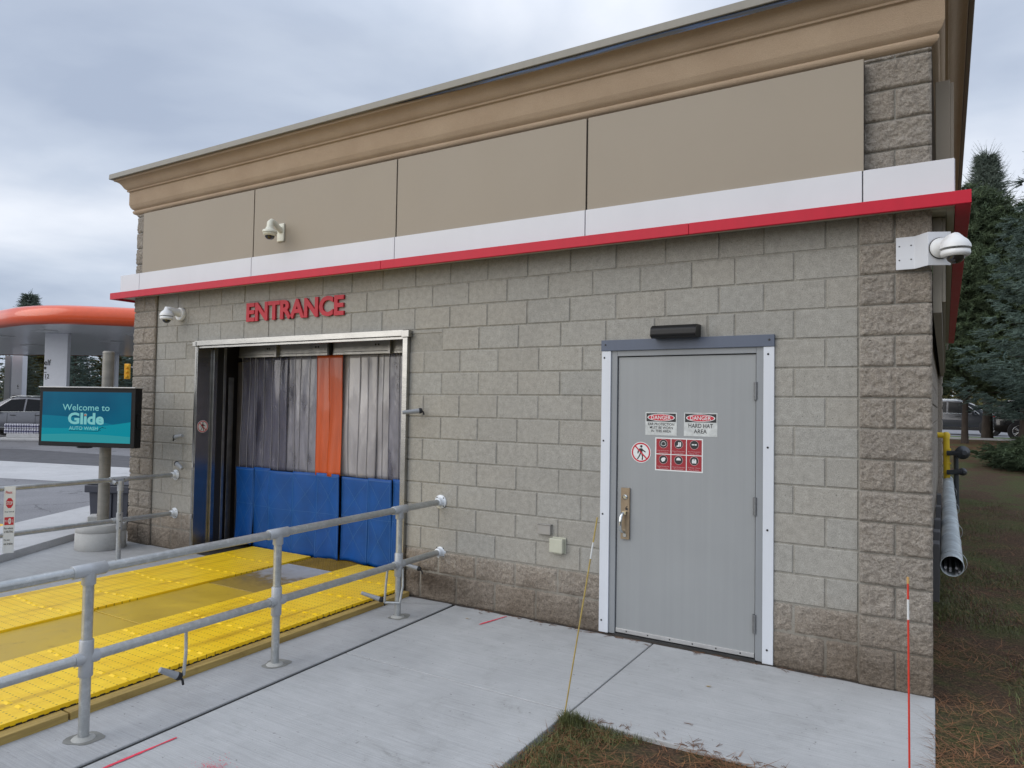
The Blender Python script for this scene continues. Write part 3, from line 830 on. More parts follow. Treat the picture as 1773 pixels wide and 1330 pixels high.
# ---- entrance frame (stainless)
ef = MB()
ef.box(-6.905, -3.812, -.055, .02, 2.345, 2.402)               # header
ef.box(-6.93, -6.87, -.062, .0, 2.340, 2.392)                  # end cap left
ef.box(-3.822, -3.735, -.064, .0, 2.333, 2.396)                # end cap right
ef.box(-3.820, -3.762, -.045, .01, -.03, 2.333)                # right jamb face
ef.box(-6.915, -6.885, -.035, .01, -.03, 2.340)                # left jamb face
ef.box(-6.885, -6.870, -.030, .165, -.03, 2.340)               # left reveal panel
ef.box(-6.870, -6.835, .165, .215, -.03, 2.345)                # track
ef.box(-6.875, -3.825, -.02, .02, 2.318, 2.345)
ef.box(-3.775, -3.762, .01, .2, -.03, 2.33)
ef.build('entrance_frame', STEEL, bld, bevel=.003, fn=UB)
mb = MB(); mb.box(-6.90, -6.84, .216, .30, -.03, 2.36); mb.build('dark_track', BLACK, bld, fn=UB)
mb = MB(); mb.box(-6.865, -6.835, .300, .335, -.03, 2.36); mb.box(-6.88, -6.87, .40, .47, -.03, 2.0); mb.build('guide_channel', STEELD, bld, bevel=.002, fn=UB)
mb = MB(); mb.box(-6.86, -6.845, -.046, -.006, .60, .64) if False else None
for zz in (.36, .95):
    mb = MB(); mb.box(-6.905, -6.878, -.042, -.0345, zz, zz + .05); mb.build('jamb_bracket', STEELD, bld, fn=UB)
mb = MB()
mb.box(-7.0, -6.75, .62, .80, -.03, 2.2); mb.box(-6.95, -6.70, .9, .95, .3, 2.0); mb.tube((-6.72, .62, 0), (-6.72, .62, 2.2), .02)
mb.build('wash_machinery', mat('wash machine grey', (.22, .20, .20), .4, .3, var=.3, vscale=3), bld, bevel=.01, fn=UB)

# ---- service door
dr = MB(); dr.box(-1.690, -.655, .012, .055, -.020, 2.103)
door = dr.build('door', DOORP, bld, bevel=.002, fn=UB)
door['label'] = 'grey steel service door'
fr = MB()
fr.box(-1.745, -1.695, -.004, .10, -.03, 2.16); fr.box(-.650, -.600, -.004, .10, -.03, 2.16); fr.box(-1.695, -.650, -.004, .10, 2.110, 2.16)
fr.build('door_frame', FRAMEP, door, bevel=.003, fn=UB)
cs_ = MB()
cs_.box(-1.822, -1.7455, -.016, .004, -.03, 2.152); cs_.build('white_casing', CASING, door, bevel=.002, fn=UB)
cs_ = MB(); cs_.box(-.5995, -.528, -.016, .004, -.035, 2.152); cs_.build('white_casing', CASING, door, bevel=.002, fn=UB)
lt = MB(); lt.box(-1.826, -.526, -.022, .004, 2.1535, 2.237); lt.build('lintel_plate', LINTEL, door, bevel=.002, fn=UB)
for x, y, z in [(x, -.016, z) for x in (-1.80, -.568) for z in (.06, .88, 1.45, 2.10)] + [(-1.79, -.022, 2.20), (-.56, -.022, 2.20)]:
    rv = MB(); rv.lathe((x, y, z), (0, -1, 0), [(0, .008), (.004, .006)], 10); rv.build('rivet', BKS, door, fn=UB)
sw = MB(); sw.box(-1.688, -.657, .002, .0115, -.014, .016)
for i in range(6): sw.lathe((-1.6 + i * .17, .002, .001), (0, -1, 0), [(0, .006), (.002, .005)], 8, 1)
sw.build('door_sweep', [mat('aluminium strip', (.6, .6, .6), .35, .8), BKS], door, bevel=.001, fn=UB)
th = MB(); th.box(-1.70, -.645, -.012, .10, -.038, -.023); th.build('threshold', mat('threshold metal', (.05, .05, .05), .5, .4, var=.3), door, fn=UB)
dk = MB(); dk.box(-1.70, -.645, .056, .18, -.03, 2.12); dk.build('door_core', BLACK, door, fn=UB)
for z0, z1 in ((1.78, 1.905), (.972, 1.098), (.155, .285)):
    h = MB(); h.tube((-.652, -.006, z0), (-.652, -.006, z1), .0095, 12); h.box(-.668, -.640, -.005, .012, z0, z1)
    for q in range(3): h.tube((-.652, -.006, z0 + (q + .6) * (z1 - z0) / 3.6), (-.652, -.006, z0 + (q + .6) * (z1 - z0) / 3.6 + .002), .0105, 12)
    h.build('hinge', HINGE, door, fn=UB)
hp = MB(); hp.extrude([(-1.652, .702), (-1.583, .702), (-1.583, 1.094), (-1.652, 1.094)], 1, .012, -.006)
hp.build('lock_plate', BRASS, door, bevel=.006, fn=UB)
hl = MB()
hl.lathe((-1.618, -.006, 1.025), (0, -1, 0), [(0, .021), (.006, .021), (.010, .015), (.014, .012)], 20)
hl.lathe((-1.618, -.006, .732), (0, -1, 0), [(0, .016), (.006, .014)], 16)
hl.build('lock_cylinder', CHROME, door, fn=UB); hl = MB()
hl.path([(-1.622, -.006, .905), (-1.628, -.035, .900), (-1.632, -.055, .875), (-1.634, -.060, .83), (-1.634, -.058, .785), (-1.630, -.035, .762), (-1.626, -.006, .757)], [.012, .012, .013, .011, .010, .010, .011], 12)
hl.box(-1.634, -1.604, -.03, -.006, .893, .915)
hl.build('handle', CHROME, door, bevel=.0, fn=UB)
mb = MB(); mb.box(-1.612, -1.596, -.009, -.006, .925, .94); mb.path([(-1.60, -.008, .955), (-1.61, -.008, .945), (-1.612, -.008, .93)], .003, 6); mb.build('thumb_latch', BKS, door, fn=UB)

# ---- stickers on the door (flat, top-level)
def prohib(name, P, cu, cw, r, label, sx=1.0):
    Q = lambda u, w, h: P(cu + (u) * sx, cw + w, h)
    mb = MB()
    disc(mb, 0, 0, r, Q, .0010, 0); disc(mb, 0, 0, r, Q, 0.0, 0)
    disc(mb, 0, 0, r * .93, Q, .0018, 1, r_in=r * .79)
    s_ = r / .083
    B = lambda pts, h=.0014: poly(mb, [(a * s_, b * s_) for a, b in pts], Q, h, 2)
    disc(mb, .002 * s_, .047 * s_, .0105 * s_, Q, .0014, 2, 16)
    B([(-.012, .032), (.012, .032), (.012, -.006), (-.008, -.006)])
    B([(.006, .032), (.040, .006), (.038, -.001), (.010, .014)])
    B([(-.012, .032), (-.028, .010), (-.030, -.010), (-.022, -.010), (-.016, .008), (-.008, .014)])
    B([(-.008, -.004), (.004, -.004), (-.012, -.036), (-.026, -.056), (-.034, -.052), (-.020, -.032)])
    B([(0, -.004), (.012, -.004), (.018, -.030), (.016, -.060), (.006, -.060), (.008, -.032)])
    c = math.sqrt(.5); a = r * .84; w_ = r * .065
    poly(mb, [(-a * c - w_ * c, a * c - w_ * c), (-a * c + w_ * c, a * c + w_ * c), (a * c + w_ * c, -a * c + w_ * c), (a * c - w_ * c, -a * c - w_ * c)][::-1], Q, .0022, 1)
    return tag(mb.build(name, [WHS, REDS, BKS]), label, 'sign')
PD = face_y(.0115)
prohib('no_entry_sticker', PD, -1.500, 1.372, .080, 'round white no pedestrians sticker on the grey door, left of the red placard')
def danger(x0, x1, z0, z1, lines, label):
    mb = MB(); P = PD
    rect(mb, x0, x1, z0, z1, P, .0010, 3)
    rect(mb, x0 + .008, x1 - .008, z1 - .070, z1 - .008, P, .0014, 2)
    cu, cw = (x0 + x1) / 2, z1 - .039; rx, rz = (x1 - x0) / 2 - .016, .027
    for q, h, mi in ((1.0, .0018, 0), (.93, .0022, 1)):
        mb.add([P(cu + rx * q * math.cos(a * math.pi / 18), cw + rz * (q if mi == 0 else .86) * math.sin(a * math.pi / 18), h) for a in range(36)], [tuple(range(36))], mi)
    fit_text(mb, 'DANGER', cu - rx * .72, cu + rx * .72, cw - .0145, cw + .0145, lambda u, w, h: P(u, w, .0026), 0, .008)
    for s_, a, b, c, d in lines: fit_text(mb, s_, a, b, c, d, lambda u, w, h: P(u, w, .0016), 2, .012)
    m4 = mat('worn sign white', (.52, .54, .53), .5, var=.2, vscale=25)
    n, l, b = nd(m4)
    o = tag(mb.build('danger_sign', [WHS, REDS, BKS, m4]), label, 'sign', 'danger signs on the service door')
danger(-1.467, -1.222, 1.507, 1.680, [('EAR PROTECTION', -1.445, -1.242, 1.581, 1.601), ('MUST BE WORN', -1.432, -1.252, 1.555, 1.575), ('IN THIS AREA', -1.420, -1.266, 1.529, 1.549)],
       'white DANGER sticker on the grey door reading EAR PROTECTION MUST BE WORN IN THIS AREA')
danger(-1.168, -.922, 1.509, 1.682, [('HARD HAT', -1.134, -.954, 1.571, 1.602), ('AREA', -1.094, -.998, 1.531, 1.561)],
       'white DANGER sticker on the grey door reading HARD HAT AREA')
def placard():
    mb = MB(); P = PD; x0, x1, z0, z1 = -1.388, -1.025, 1.243, 1.491
    rect(mb, x0, x1, z0, z1, P, .0010, 0)
    names = [('Hearing Protection', 'Must be Worn'), ('Foot Protection', 'Must be Worn'), ('Eye Protection', 'Must be Worn'), ('Hand Protection', 'Must be Worn'), ('Head Protection', 'Must be Worn'), ('Safety Vest', 'Must be Worn')]
    cw = (x1 - x0 - .012) / 3; ch = (z1 - z0 - .012) / 2
    for i in range(6):
        a = x0 + .006 + (i % 3) * cw; b = z1 - .006 - (i // 3 + 1) * ch
        rect(mb, a + .003, a + cw - .003, b + .003, b + ch - .003, P, .0014, 1)
        cx, cz = a + cw / 2, b + ch * .66
        disc(mb, cx, cz, .0335, P, .0017, 3, 24); disc(mb, cx, cz, .031, P, .0020, 2, 24)
        g = lambda pts: poly(mb, [(cx + u, cz + w) for u, w in pts], P, .0024, 0)
        if i == 0:
            disc(mb, cx, cz, .018, P, .0024, 0, 20, r_in=.0145); g([(-.020, -.012), (-.013, -.012), (-.013, .006), (-.020, .006)]); g([(.013, -.012), (.020, -.012), (.020, .006), (.013, .006)])
        elif i == 1:
            g([(-.016, -.018), (.006, -.018), (.006, .016), (-.004, .016), (-.004, -.006), (-.016, -.012)]); g([(.008, -.016), (.018, -.016), (.018, .016), (.008, .014)])
        elif i == 2:
            g([(-.018, -.003), (-.002, -.003), (-.002, .006), (-.018, .006)]); g([(.002, -.003), (.018, -.003), (.018, .006), (.002, .006)])
        elif i == 3:
            g([(-.018, -.004), (-.006, -.018), (.012, -.010), (.018, .010), (.010, .016), (-.004, .014), (-.014, .008)])
        elif i == 4:
            g([(-.018, -.001)] + [(.017 * math.cos(q), .002 + .017 * math.sin(q)) for q in [math.pi * (8 - k) / 8 for k in range(9)]][::1] + [(.018, -.001)])
        else:
            g([(-.016, -.017), (-.004, -.017), (-.003, .017), (-.010, .014), (-.016, .004)]); g([(.004, -.017), (.016, -.017), (.016, .004), (.010, .014), (.003, .017)])
            g([(-.003, -.017), (.003, -.017), (.003, .004), (-.003, .004)])
        for q, (s_, w) in enumerate(zip(names[i], (.092, .070))):
            fit_text(mb, s_, cx - w / 2, cx + w / 2, b + .022 - q * .0145, b + .031 - q * .0145, lambda u, w_, h: P(u, w_, .0018), 3, .0)
    tag(mb.build('safety_placard', [WHS, MAROON, BKS, mat('placard pale lettering', (.55, .35, .36), .5)]), 'red placard of six safety pictograms stuck on the grey door', 'sign')
placard()
PJ = lambda u, w, h: (-6.869 + h, u, w)
o = prohib('no_entry_sticker', PJ, .060, 1.415, .072, 'round no pedestrians sticker on the stainless left jamb of the wash entrance')

# ---- wall light above the door
wl = empty('wall_light', (-1.2, 0, 2.27), 'black wall light with smoked cover above the service door', 'wall light')
UW = under(wl)
mb = MB(); mb.extrude([(-.0, 2.238), (-.10, 2.228), (-.135, 2.245), (-.130, 2.30), (-.095, 2.325), (0, 2.328)], 0, -1.385, -1.045); mb.build('housing', BRONZE, wl, bevel=.014, fn=UW, segs=3)
mb = MB(); mb.extrude([(-.124, 2.246), (-.128, 2.252), (-.120, 2.280), (-.114, 2.276)], 0, -1.36, -1.08); mb.build('lens', mat('smoked lens', (.02, .022, .035), .12), wl, fn=UW)

# ---- ENTRANCE letters
en = empty('entrance_sign', (-5.35, 0, 2.6), 'raised red letters reading ENTRANCE on the block wall over the wash opening', 'sign')
UE = under(en)
mb = MB(); fit_text(mb, 'ENTRANCE', -6.055, -4.60, 2.585, 2.792, lambda u, w, h: (u, -.004 - h, w), 0, .035, depth=.020)
# split into one mesh per letter
par = list(range(len(mb.v)))
def find(i):
    while par[i] != i: par[i] = par[par[i]]; i = par[i]
    return i
key = {}
for i, v in enumerate(mb.v):
    k = tuple(round(c, 5) for c in v)
    if k in key: par[find(i)] = find(key[k])
    else: key[k] = i
for f in mb.f:
    for i in f[1:]: par[find(i)] = find(f[0])
isl = {}
for f in mb.f: isl.setdefault(find(f[0]), []).append(f)
for r, fs in sorted(isl.items(), key=lambda q: min(mb.v[i][0] for f in q[1] for i in f)):
    ids = sorted({i for f in fs for i in f}); mp_ = {i: n_ for n_, i in enumerate(ids)}
    m2 = MB(); m2.add([mb.v[i] for i in ids], [tuple(mp_[i] for i in f) for f in fs]); m2.build('letter', REDL, en, fn=UE)

# ================================================================== STRIP CURTAIN
cu_ = empty('strip_curtain', (-5.3, .5, 0), 'strip curtain of clear, orange and blue vinyl hanging in the wash entrance', 'curtain')
UC = under(cu_)
def strip(x0, x1, z0, z1, y, m, name, folds=2, amp=.018, ph=0, parent=None, low=0.0, nz=26):
    mb = MB(); nx = max(8, int((x1 - x0) * 60)); vs = []
    for a in range(nz + 1):
        for b in range(nx + 1):
            u = b / nx; w = a / nz; x = x0 + (x1 - x0) * u; z = z0 + (z1 - z0) * w
            yy = y + amp * math.sin(folds * 2 * math.pi * u + ph + .8 * math.sin(w * 3 + ph)) * (.4 + .6 * (1 - w)) + .02 * noise.noise(Vector((x * 3 + ph, z * 1.3, ph)))
            zz = z + (low * math.sin(math.pi * u + ph) * (1 - w) if low else 0)
            vs.append((x, yy, zz))
    n = nx + 1
    mb.add(vs, [(a * n + b, a * n + b + 1, (a + 1) * n + b + 1, (a + 1) * n + b) for a in range(nz) for b in range(nx)], smooth=True)
    o = mb.build(name, m, parent or cu_, fn=UC)
    sol = o.modifiers.new('thick', 'SOLIDIFY'); sol.thickness = .003
    return o
ZT, ZS = 2.25, .93
VSEAM = mat('vinyl seam', (.30, .30, .33), .2, coat=.5)
cl = [(-6.78, -6.50, VIN_A, 0), (-6.56, -6.22, VIN_A, 1), (-6.24, -5.98, VIN_A, 2), (-6.00, -5.74, VIN_B, 3), (-5.78, -5.46, VIN_B, 4),
      (-5.20, -4.86, VIN_C, 5), (-4.88, -4.62, VIN_C, 6), (-4.66, -4.42, VIN_C, 7), (-4.46, -4.16, VIN_B, 8), (-4.2, -3.86, VIN_A, 9)]
for x0, x1, m, i in cl:
    o = strip(x0, x1, ZS - .01, ZT, .52 + .012 * (i % 2), m, 'clear_strip', 1.5, .006, i * 1.7)
    for q in (.03, .5):
        xx = x0 + (x1 - x0) * q
        mb = MB(); n_ = 10
        pts = []
        for j in range(n_ + 1):
            w = j / n_; z = ZS - .01 + (ZT - ZS + .01) * w; ph = i * 1.7
            pts.append((xx, .52 +   .012 * (i % 2) + .006 * math.sin(1.5 * 2 * math.pi * q + ph + .8 * math.sin(w * 3 + ph)) * (.4 + .6 * (1 - w)) + .02 * noise.noise(Vector((xx * 3 + ph, z * 1.3, ph))) - .006, z))
        mb.path(pts, .003, 6); mb.build('welded_seam', VSEAM, o, fn=UC)
strip(-5.475, -5.27, ZS - .02, ZT, .484, ORANGE, 'orange_strip', 1.0, .006, .4)
strip(-5.29, -5.085, ZS - .02, ZT, .478, ORANGE, 'orange_strip', 1.0, .008, 2.2)
bl = [(-6.78, -6.47, .03), (-6.485, -6.20, .00), (-6.205, -5.80, -.01), (-5.815, -5.42, .00), (-5.43, -5.08, .01), (-5.075, -4.67, .02), (-4.675, -4.35, .02), (-4.355, -3.86, .03)]
for i, (x0, x1, zb) in enumerate(bl):
    yy = .47 + .014 * (i % 2)
    o = strip(x0, x1, zb, ZS + .012 * math.sin(i * 2.1), yy, BLUEV, 'blue_skirt', .9, .014, i * 1.3, low=.012)
    st = MB(); xm0, xm1 = x0 + .03, x1 - .03
    def sl(a, b):
        q = Vector((b[0] - a[0], 0, b[1] - a[1])).normalized(); nq = Vector((-q.z, 0, q.x)) * .0012
        n_ = 12; vs = []
        for j in range(n_ + 1):
            t = j / n_; x = a[0] + (b[0] - a[0]) * t; z = a[1] + (b[1] - a[1]) * t
            u = (x - x0) / (x1 - x0); w = (z - zb) / (ZS - zb)
            y = yy + .014 * math.sin(.9 * 2 * math.pi * u + i * 1.3 + .8 * math.sin(w * 3 + i * 1.3)) * (.4 + .6 * (1 - w)) + .02 * noise.noise(Vector((x * 3 + i * 1.3, z * 1.3, i * 1.3))) - .0055
            vs += [(x + nq.x, y, z + nq.z), (x - nq.x, y, z - nq.z)]
        st.add(vs, [(2 * j, 2 * j + 1, 2 * j + 3, 2 * j + 2) for j in range(n_)])
    zm = (zb + ZS) / 2 + .03
    sl((xm0, zb + .05), (xm1, zm)); sl((xm0, zm), (xm1, zb + .05)); sl((xm0, zm), (xm1, ZS - .05)); sl((xm0, ZS - .05), (xm1, zm))
    sl((x0 + .006, zm), (x1 - .006, zm)); sl((xm0 - .012, zb + .03), (xm0 - .012, ZS - .03)); sl((xm1 + .012, zb + .03), (xm1 + .012, ZS - .03)); sl((x0 + .01, ZS - .025), (x1 - .01, ZS - .025))
    st.build('stitching', STITCH, o, fn=UC)
hb = MB()
for x0, x1 in ((-6.75, -6.08), (-6.06, -5.26), (-5.20, -4.38), (-4.36, -3.8)):
    hb.box(x0, x1, .44, .455, 2.265, 2.40); hb.box(x0, x1, .435, .47, 2.235, 2.262)
    for q in range(int((x1 - x0) / .12)): hb.lathe((x0 + .06 + q * .12, .435, 2.249), (0, -1, 0), [(0, .006), (.004, .005)], 6)
    for q in (.75, .8): hb.lathe((x0 + (x1 - x0) * q, .44, 2.33), (0, -1, 0), [(0, .012), (.005, .010)], 8, 1)
hb.build('header_rail', [STEELD, BLACK], cu_, bevel=.002, fn=UC)
for x in (-6.07, -5.23, -4.37): 
    mb = MB(); mb.box(x - .016, x + .016, .40, .44, 2.23, 2.55); mb.build('hanger_bracket', DARKP if x == -5.23 else STEELD, cu_, bevel=.002, fn=UC)

# ================================================================== RAMP: mats, plates, timbers
def rx(x, y): return x - .024 * (y + 1.5)
def rslab(name, x0, x1, y0, y1, z0, z1, m, label, cat, group=None, bevel=.004, extra=None):
    mb = MB(); mb.prism([(rx(x0, y0), y0), (rx(x1, y0), y0), (rx(x1, y1), y1), (rx(x0, y1), y1)], z0, z1)
    if extra: extra(mb)
    return tag(mb.build(name, m, bevel=bevel), label, cat, group)
def bumps(x0, x1, y0, y1):
    def f(mb):
        r = random.Random(5); y = y0 + .15; k = 0
        while y < y1 - .1:
            n_ = 9; w = (x1 - x0)
            for i in range(n_):
                xx = x0 + w * (i + .5) / n_; yy = y + abs(i - (n_ - 1) / 2) * .012
                X = rx(xx, yy); a, b, h = w / n_ * .26, .018, .006
                z = .030
                mb.add([(X - a, yy - b, z), (X + a, yy - b, z), (X + a, yy + b, z), (X - a, yy + b, z), (X - a * .6, yy, z + h), (X + a * .6, yy, z + h)],
                       [(0, 1, 5, 4), (1, 2, 5), (2, 3, 4, 5), (3, 0, 4)], 1)
            y += .52; k += 1
        # perforated hanging lip
        for xe in (x0, x1):
            y = y0 + .02
            while y < y1 - .03:
                X = rx(xe, y); sgn = 1 if xe == x1 else -1
                if sgn > 0: mb.box(X + .0005, X + .003, y, y + .030, -.004, .010, 2)
                y += .055
    return f
rslab('drive_mat', -4.70, -3.735, -7.5, .42, .004, .030, [MATY, MATY2, BLACK], 'yellow perforated mat on the ramp between the near railing and the ochre centre plates', 'mat', 'yellow ramp mats', extra=bumps(-4.70, -3.735, -7.5, .42))
rslab('drive_mat', -6.335, -5.39, -7.5, .42, .004, .030, [MATY, MATY2, BLACK], 'yellow perforated mat on the far side of the ramp, beyond the ochre centre plates', 'mat', 'yellow ramp mats', extra=bumps(-6.335, -5.39, -7.5, .42))
rslab('centre_plate', -5.387, -4.703, -7.5, -1.94, -.02, .012, OCHRE, 'long ochre painted plate in the middle of the ramp, nearest the camera', 'plate', 'ochre plates between the mats')
rslab('centre_plate', -5.387, -4.703, -1.93, -.87, -.02, .012, OCHRE, 'short ochre painted plate in the middle of the ramp, second from the curtain', 'plate', 'ochre plates between the mats')
rslab('centre_plate', -5.387, -4.703, -.862, .10, -.02, .012, WORN, 'worn plate rubbed to bare grey in front of the blue curtain', 'plate', 'ochre plates between the mats')
gm = MB()
gy = .11
while gy < .9:
    gm.box(rx(-5.385, gy), rx(-4.705, gy), gy, gy + .012, .000, .016); gy += .035
gx = -5.385
while gx < -4.70: gm.box(rx(gx, .5), rx(gx, .5) + .012, .108, .9, -.004, .012); gx += .034
tag(gm.build('floor_grate', mat('dark yellow grate', (.20, .125, .01), .5, var=.2)), 'dark yellow floor grate at the foot of the curtain', 'grate')
rslab('edge_timber', -3.73, -3.652, -7.5, -3.02, -.05, .002, TIMBER, 'weathered ochre edge timber between the near mat and the railing, nearer length', 'timber', 'timbers edging the ramp')
rslab('edge_timber', -3.73, -3.652, -3.01, -.03, -.05, .002, TIMBER, 'weathered ochre edge timber between the near mat and the railing, length that reaches the wall', 'timber', 'timbers edging the ramp')
rslab('edge_timber', -6.42, -6.34, -7.5, -.75, -.05, .002, TIMBER, 'ochre edge timber on the far side of the ramp beside the grey slab, nearer length', 'timber', 'timbers edging the ramp')
rslab('edge_timber', -6.42, -6.34, -.74, .3, -.05, .002, TIMBER, 'ochre edge timber on the far side of the ramp, length that reaches the entrance', 'timber', 'timbers edging the ramp')
sheet('ramp_pit', [(-6.2, -7.5), (-3.5, -7.5), (-3.79, .0), (-6.45, .0)], -.052, ASPHD)

# ================================================================== RAILINGS
def tee(mb, c, d, r=.034, L_=.085, down=.075):
    c = Vector(c); d = Vector(d).normalized()
    mb.lathe(c - d * L_, d, [(0, r - .003), (.004, r), (2 * L_ - .004, r), (2 * L_, r - .003)], 20)
    if down: mb.lathe(c, (0, 0, -1), [(0, r * .98), (down - .004, r), (down, r - .003)], 20)
def crossf(mb, c, d, r=.034):
    c = Vector(c); d = Vector(d).normalized()
    mb.lathe(c + Vector((0, 0, .095)), (0, 0, -1), [(0, r - .003), (.004, r), (.186, r), (.19, r - .003)], 20)
    mb.lathe(c - d * .06, d, [(0, r - .002), (.004, r * .96), (.116, r * .96), (.12, r - .002)], 20)
def flange(c, d, root, U):
    mb = MB(); mb.lathe(c, d, [(0, .062), (.007, .062), (.010, .058), (.011, .040), (.035, .036), (.055, .034), (.056, .024)], 28)
    dv_ = Vector(d); 
    for k in range(4):
        a = math.pi / 4 + k * math.pi / 2; p = Vector(c) + Vector((math.cos(a) * .051, 0, math.sin(a) * .051)) + dv_ * .0085
        mb.lathe(p, d, [(0, .007), (.003, .006)], 8, 1)
    mb.build('flange', [FLW, BLACK], root, fn=U)
nr = empty('pipe_railing', (-3.37, -1.9, GZ), 'galvanised pipe railing along the near edge of the yellow ramp', 'railing', 'pipe railings beside the ramp')
UN = under(nr)
def lx(y): return -3.345 + (-.03) * (y + 3.1) / 3.1        # rail line in plan
HT, HM = .812, .362
ys0 = -7.5
mb = MB(); mb.tube((lx(ys0), ys0, HT - .02), (lx(0), -.01, HT + .03), .0262, 20); mb.build('top_rail', GALV, nr, fn=UN)
mb = MB(); mb.tube((lx(ys0), ys0, HM - .02), (lx(0), -.01, HM + .032), .0262, 20); mb.build('mid_rail', GALV, nr, fn=UN)
def hz(y, base): return base - .02 + .05 * (y - ys0) / (0 - ys0)
GROUT = mat('post grout', (.36, .36, .34), .8, var=.15, vscale=20, bump=.3)
GROUTD = mat('dark ring', (.19, .19, .175), .8, var=.2, vscale=12)  # darker uneven ring around each post foot
for y in (-5.35, -3.085, -1.845, -.575):
    x = lx(y)
    mb = MB(); mb.tube((x, y, GZ), (x, y, hz(y, HT)), .0262, 20); mb.build('post', GALV, nr, fn=UN)
    mb = MB(); tee(mb, (x, y, hz(y, HT)), (lx(1) - lx(0), 1, .0067)); mb.build('tee_fitting', FIT, nr, fn=UN)
    mb = MB(); crossf(mb, (x, y, hz(y, HM)), (lx(1) - lx(0), 1, .0067)); mb.build('cross_fitting', FIT, nr, fn=UN)
    mb = MB(); mb.lathe((x, y, GZ), (0, 0, 1), [(0, .058), (.006, .052), (.012, .032), (.013, .027)], 18)
    k = 22; vs = []; 
    for i in range(k):
        a = 2 * math.pi * i / k; r_ = .085 + .035 * noise.noise(Vector((math.cos(a) * 1.3, math.sin(a) * 1.3, y * 5)))
        vs.append((x + .01 + r_ * math.cos(a), y + .01 + r_ * math.sin(a), GZ + .002))
    mb.add(vs, [tuple(range(k))], 1); mb.build('post_grout', [GROUT, GROUTD], nr, fn=UN)
flange((lx(0), -.002, HT + .03), (0, -1, 0), nr, UN)
flange((lx(0), .010, HM + .032), (0, -1, 0), nr, UN)

br = empty('pipe_railing', (-7.25, -1.0, GZ), 'galvanised pipe railing on the far side of the ramp, beside the screen pole', 'railing', 'pipe railings beside the ramp')
UR = under(br)
BT, BM = .835, .388
bx = lambda y: -7.25
mb = MB(); mb.tube((-7.25, -5.5, BT), (-7.25, -.01, BT), .0255, 18); mb.build('top_rail', GALV, br, fn=UR)
mb = MB(); mb.tube((-7.25, -5.5, BM), (-7.25, -.01, BM), .0255, 18); mb.build('mid_rail', GALV, br, fn=UR)
for y in (-.69, -1.93, -3.4, -5.0):
    mb = MB(); mb.tube((-7.20 if y == -.69 else -7.25, y, GZ), (-7.20 if y == -.69 else -7.25, y, BT - .03), .0255, 18); mb.build('post', GALV, br, fn=UR)
    mb = MB(); x = -7.20 if y == -.69 else -7.25
    mb.tube((-7.25, y - .09, BT), (-7.25, y + .09, BT), .033, 18); mb.tube((x, y, BT - .12), (x, y, BT - .01), .032, 18)
    mb.tube((x, y - .05, BT - .035), (-7.25, y - .07, BT - .004), .022, 12)
    mb.build('tee_fitting', [FIT, BKS], br, fn=UR); mb = MB()
    mb.tube((x, y, BM - .09), (x, y, BM + .09), .0325, 18); mb.tube((-7.25, y - .055, BM), (-7.25, y + .055, BM), .032, 18)
    for q in (-.07, 0, .07): mb.lathe((x + .031, y - .01, BM + q), (1, -.6, 0), [(0, .007), (.004, .006)], 8, 1)
    for q in (-.06, .05): mb.lathe((-7.22, y + q, BT + .004), (1, -.6, 0), [(0, .007), (.004, .006)], 8, 1)
    mb.build('cross_fitting', [FIT, BKS], br, fn=UR)
flange((-7.25, -.002, BT), (0, -1, 0), br, UR); flange((-7.25, -.002, BM), (0, -1, 0), br, UR)

# photo-eye sensors
def sensor(c, d, L_, r, label, arm=None):
    root = empty('photo_sensor', c, label, 'sensor', 'sensors around the wash entrance'); U = under(root)
    c = Vector(c); d = Vector(d).normalized()
    mb = MB(); mb.lathe(c, d, [(0, r * .75), (L_ * .1, r * .8), (L_ * .85, r * 1.0), (L_, r * 1.08)], 18); mb.build('tube', PLGREY, root, fn=U)
    mb = MB(); mb.lathe(c + d * L_, d, [(0, r * 1.15), (.018, r * 1.15), (.03, r * .8)], 18); mb.path([c + d * (L_ + .02), c + d * (L_ + .04) + Vector((0, 0, -.015)), c + d * (L_ + .045) + Vector((0, 0, -.04))], r * .35, 8)
    mb.build('connector', BLACK, root, fn=U)
    if arm:
        mb = MB()
        for a in arm: mb.path(a, .010, 8)
        mb.build('arm', GALV, root, fn=U)
    return root
sensor((-3.37 - .02, -2.645, .165), (.25, 1, -.62), .11, .020, 'grey sensor tube hanging on a bar from the near railing, between its first two posts', [[(-3.37, -2.50, .35), (-3.365, -2.50, .22), (-3.36, -2.515, .10)]])
sensor((-3.62, -.74, .155), (1, .55, -.35), .16, .018, 'grey sensor tube held by bent arms at the railing post nearest the wall', [[(-3.42, -.655, .36), (-3.425, -.665, .22), (-3.43, -.67, .09)], [(-3.33, -.57, .36), (-3.32, -.575, .22), (-3.33, -.60, .085)], [(-3.43, -.67, .09), (-3.33, -.60, .085)]])
sensor((-3.72, -.13, .275), (1, .35, -.24), .17, .018, 'grey sensor tube low on the rough blocks under the near railing flange')
sensor((-3.70, -.17, 1.635), (.75, .72, .12), .15, .022, 'grey sensor tube with black plug on the wall right of the entrance')
sensor((-7.05, -.07, 1.305), (-1, .0, -.16), .13, .024, 'upper grey sensor tube on the wall between the far railing flange and camera')
sensor((-7.02, -.08, .925), (-1, .1, .42), .13, .024, 'lower grey sensor tube on the wall just above the far railing flange')

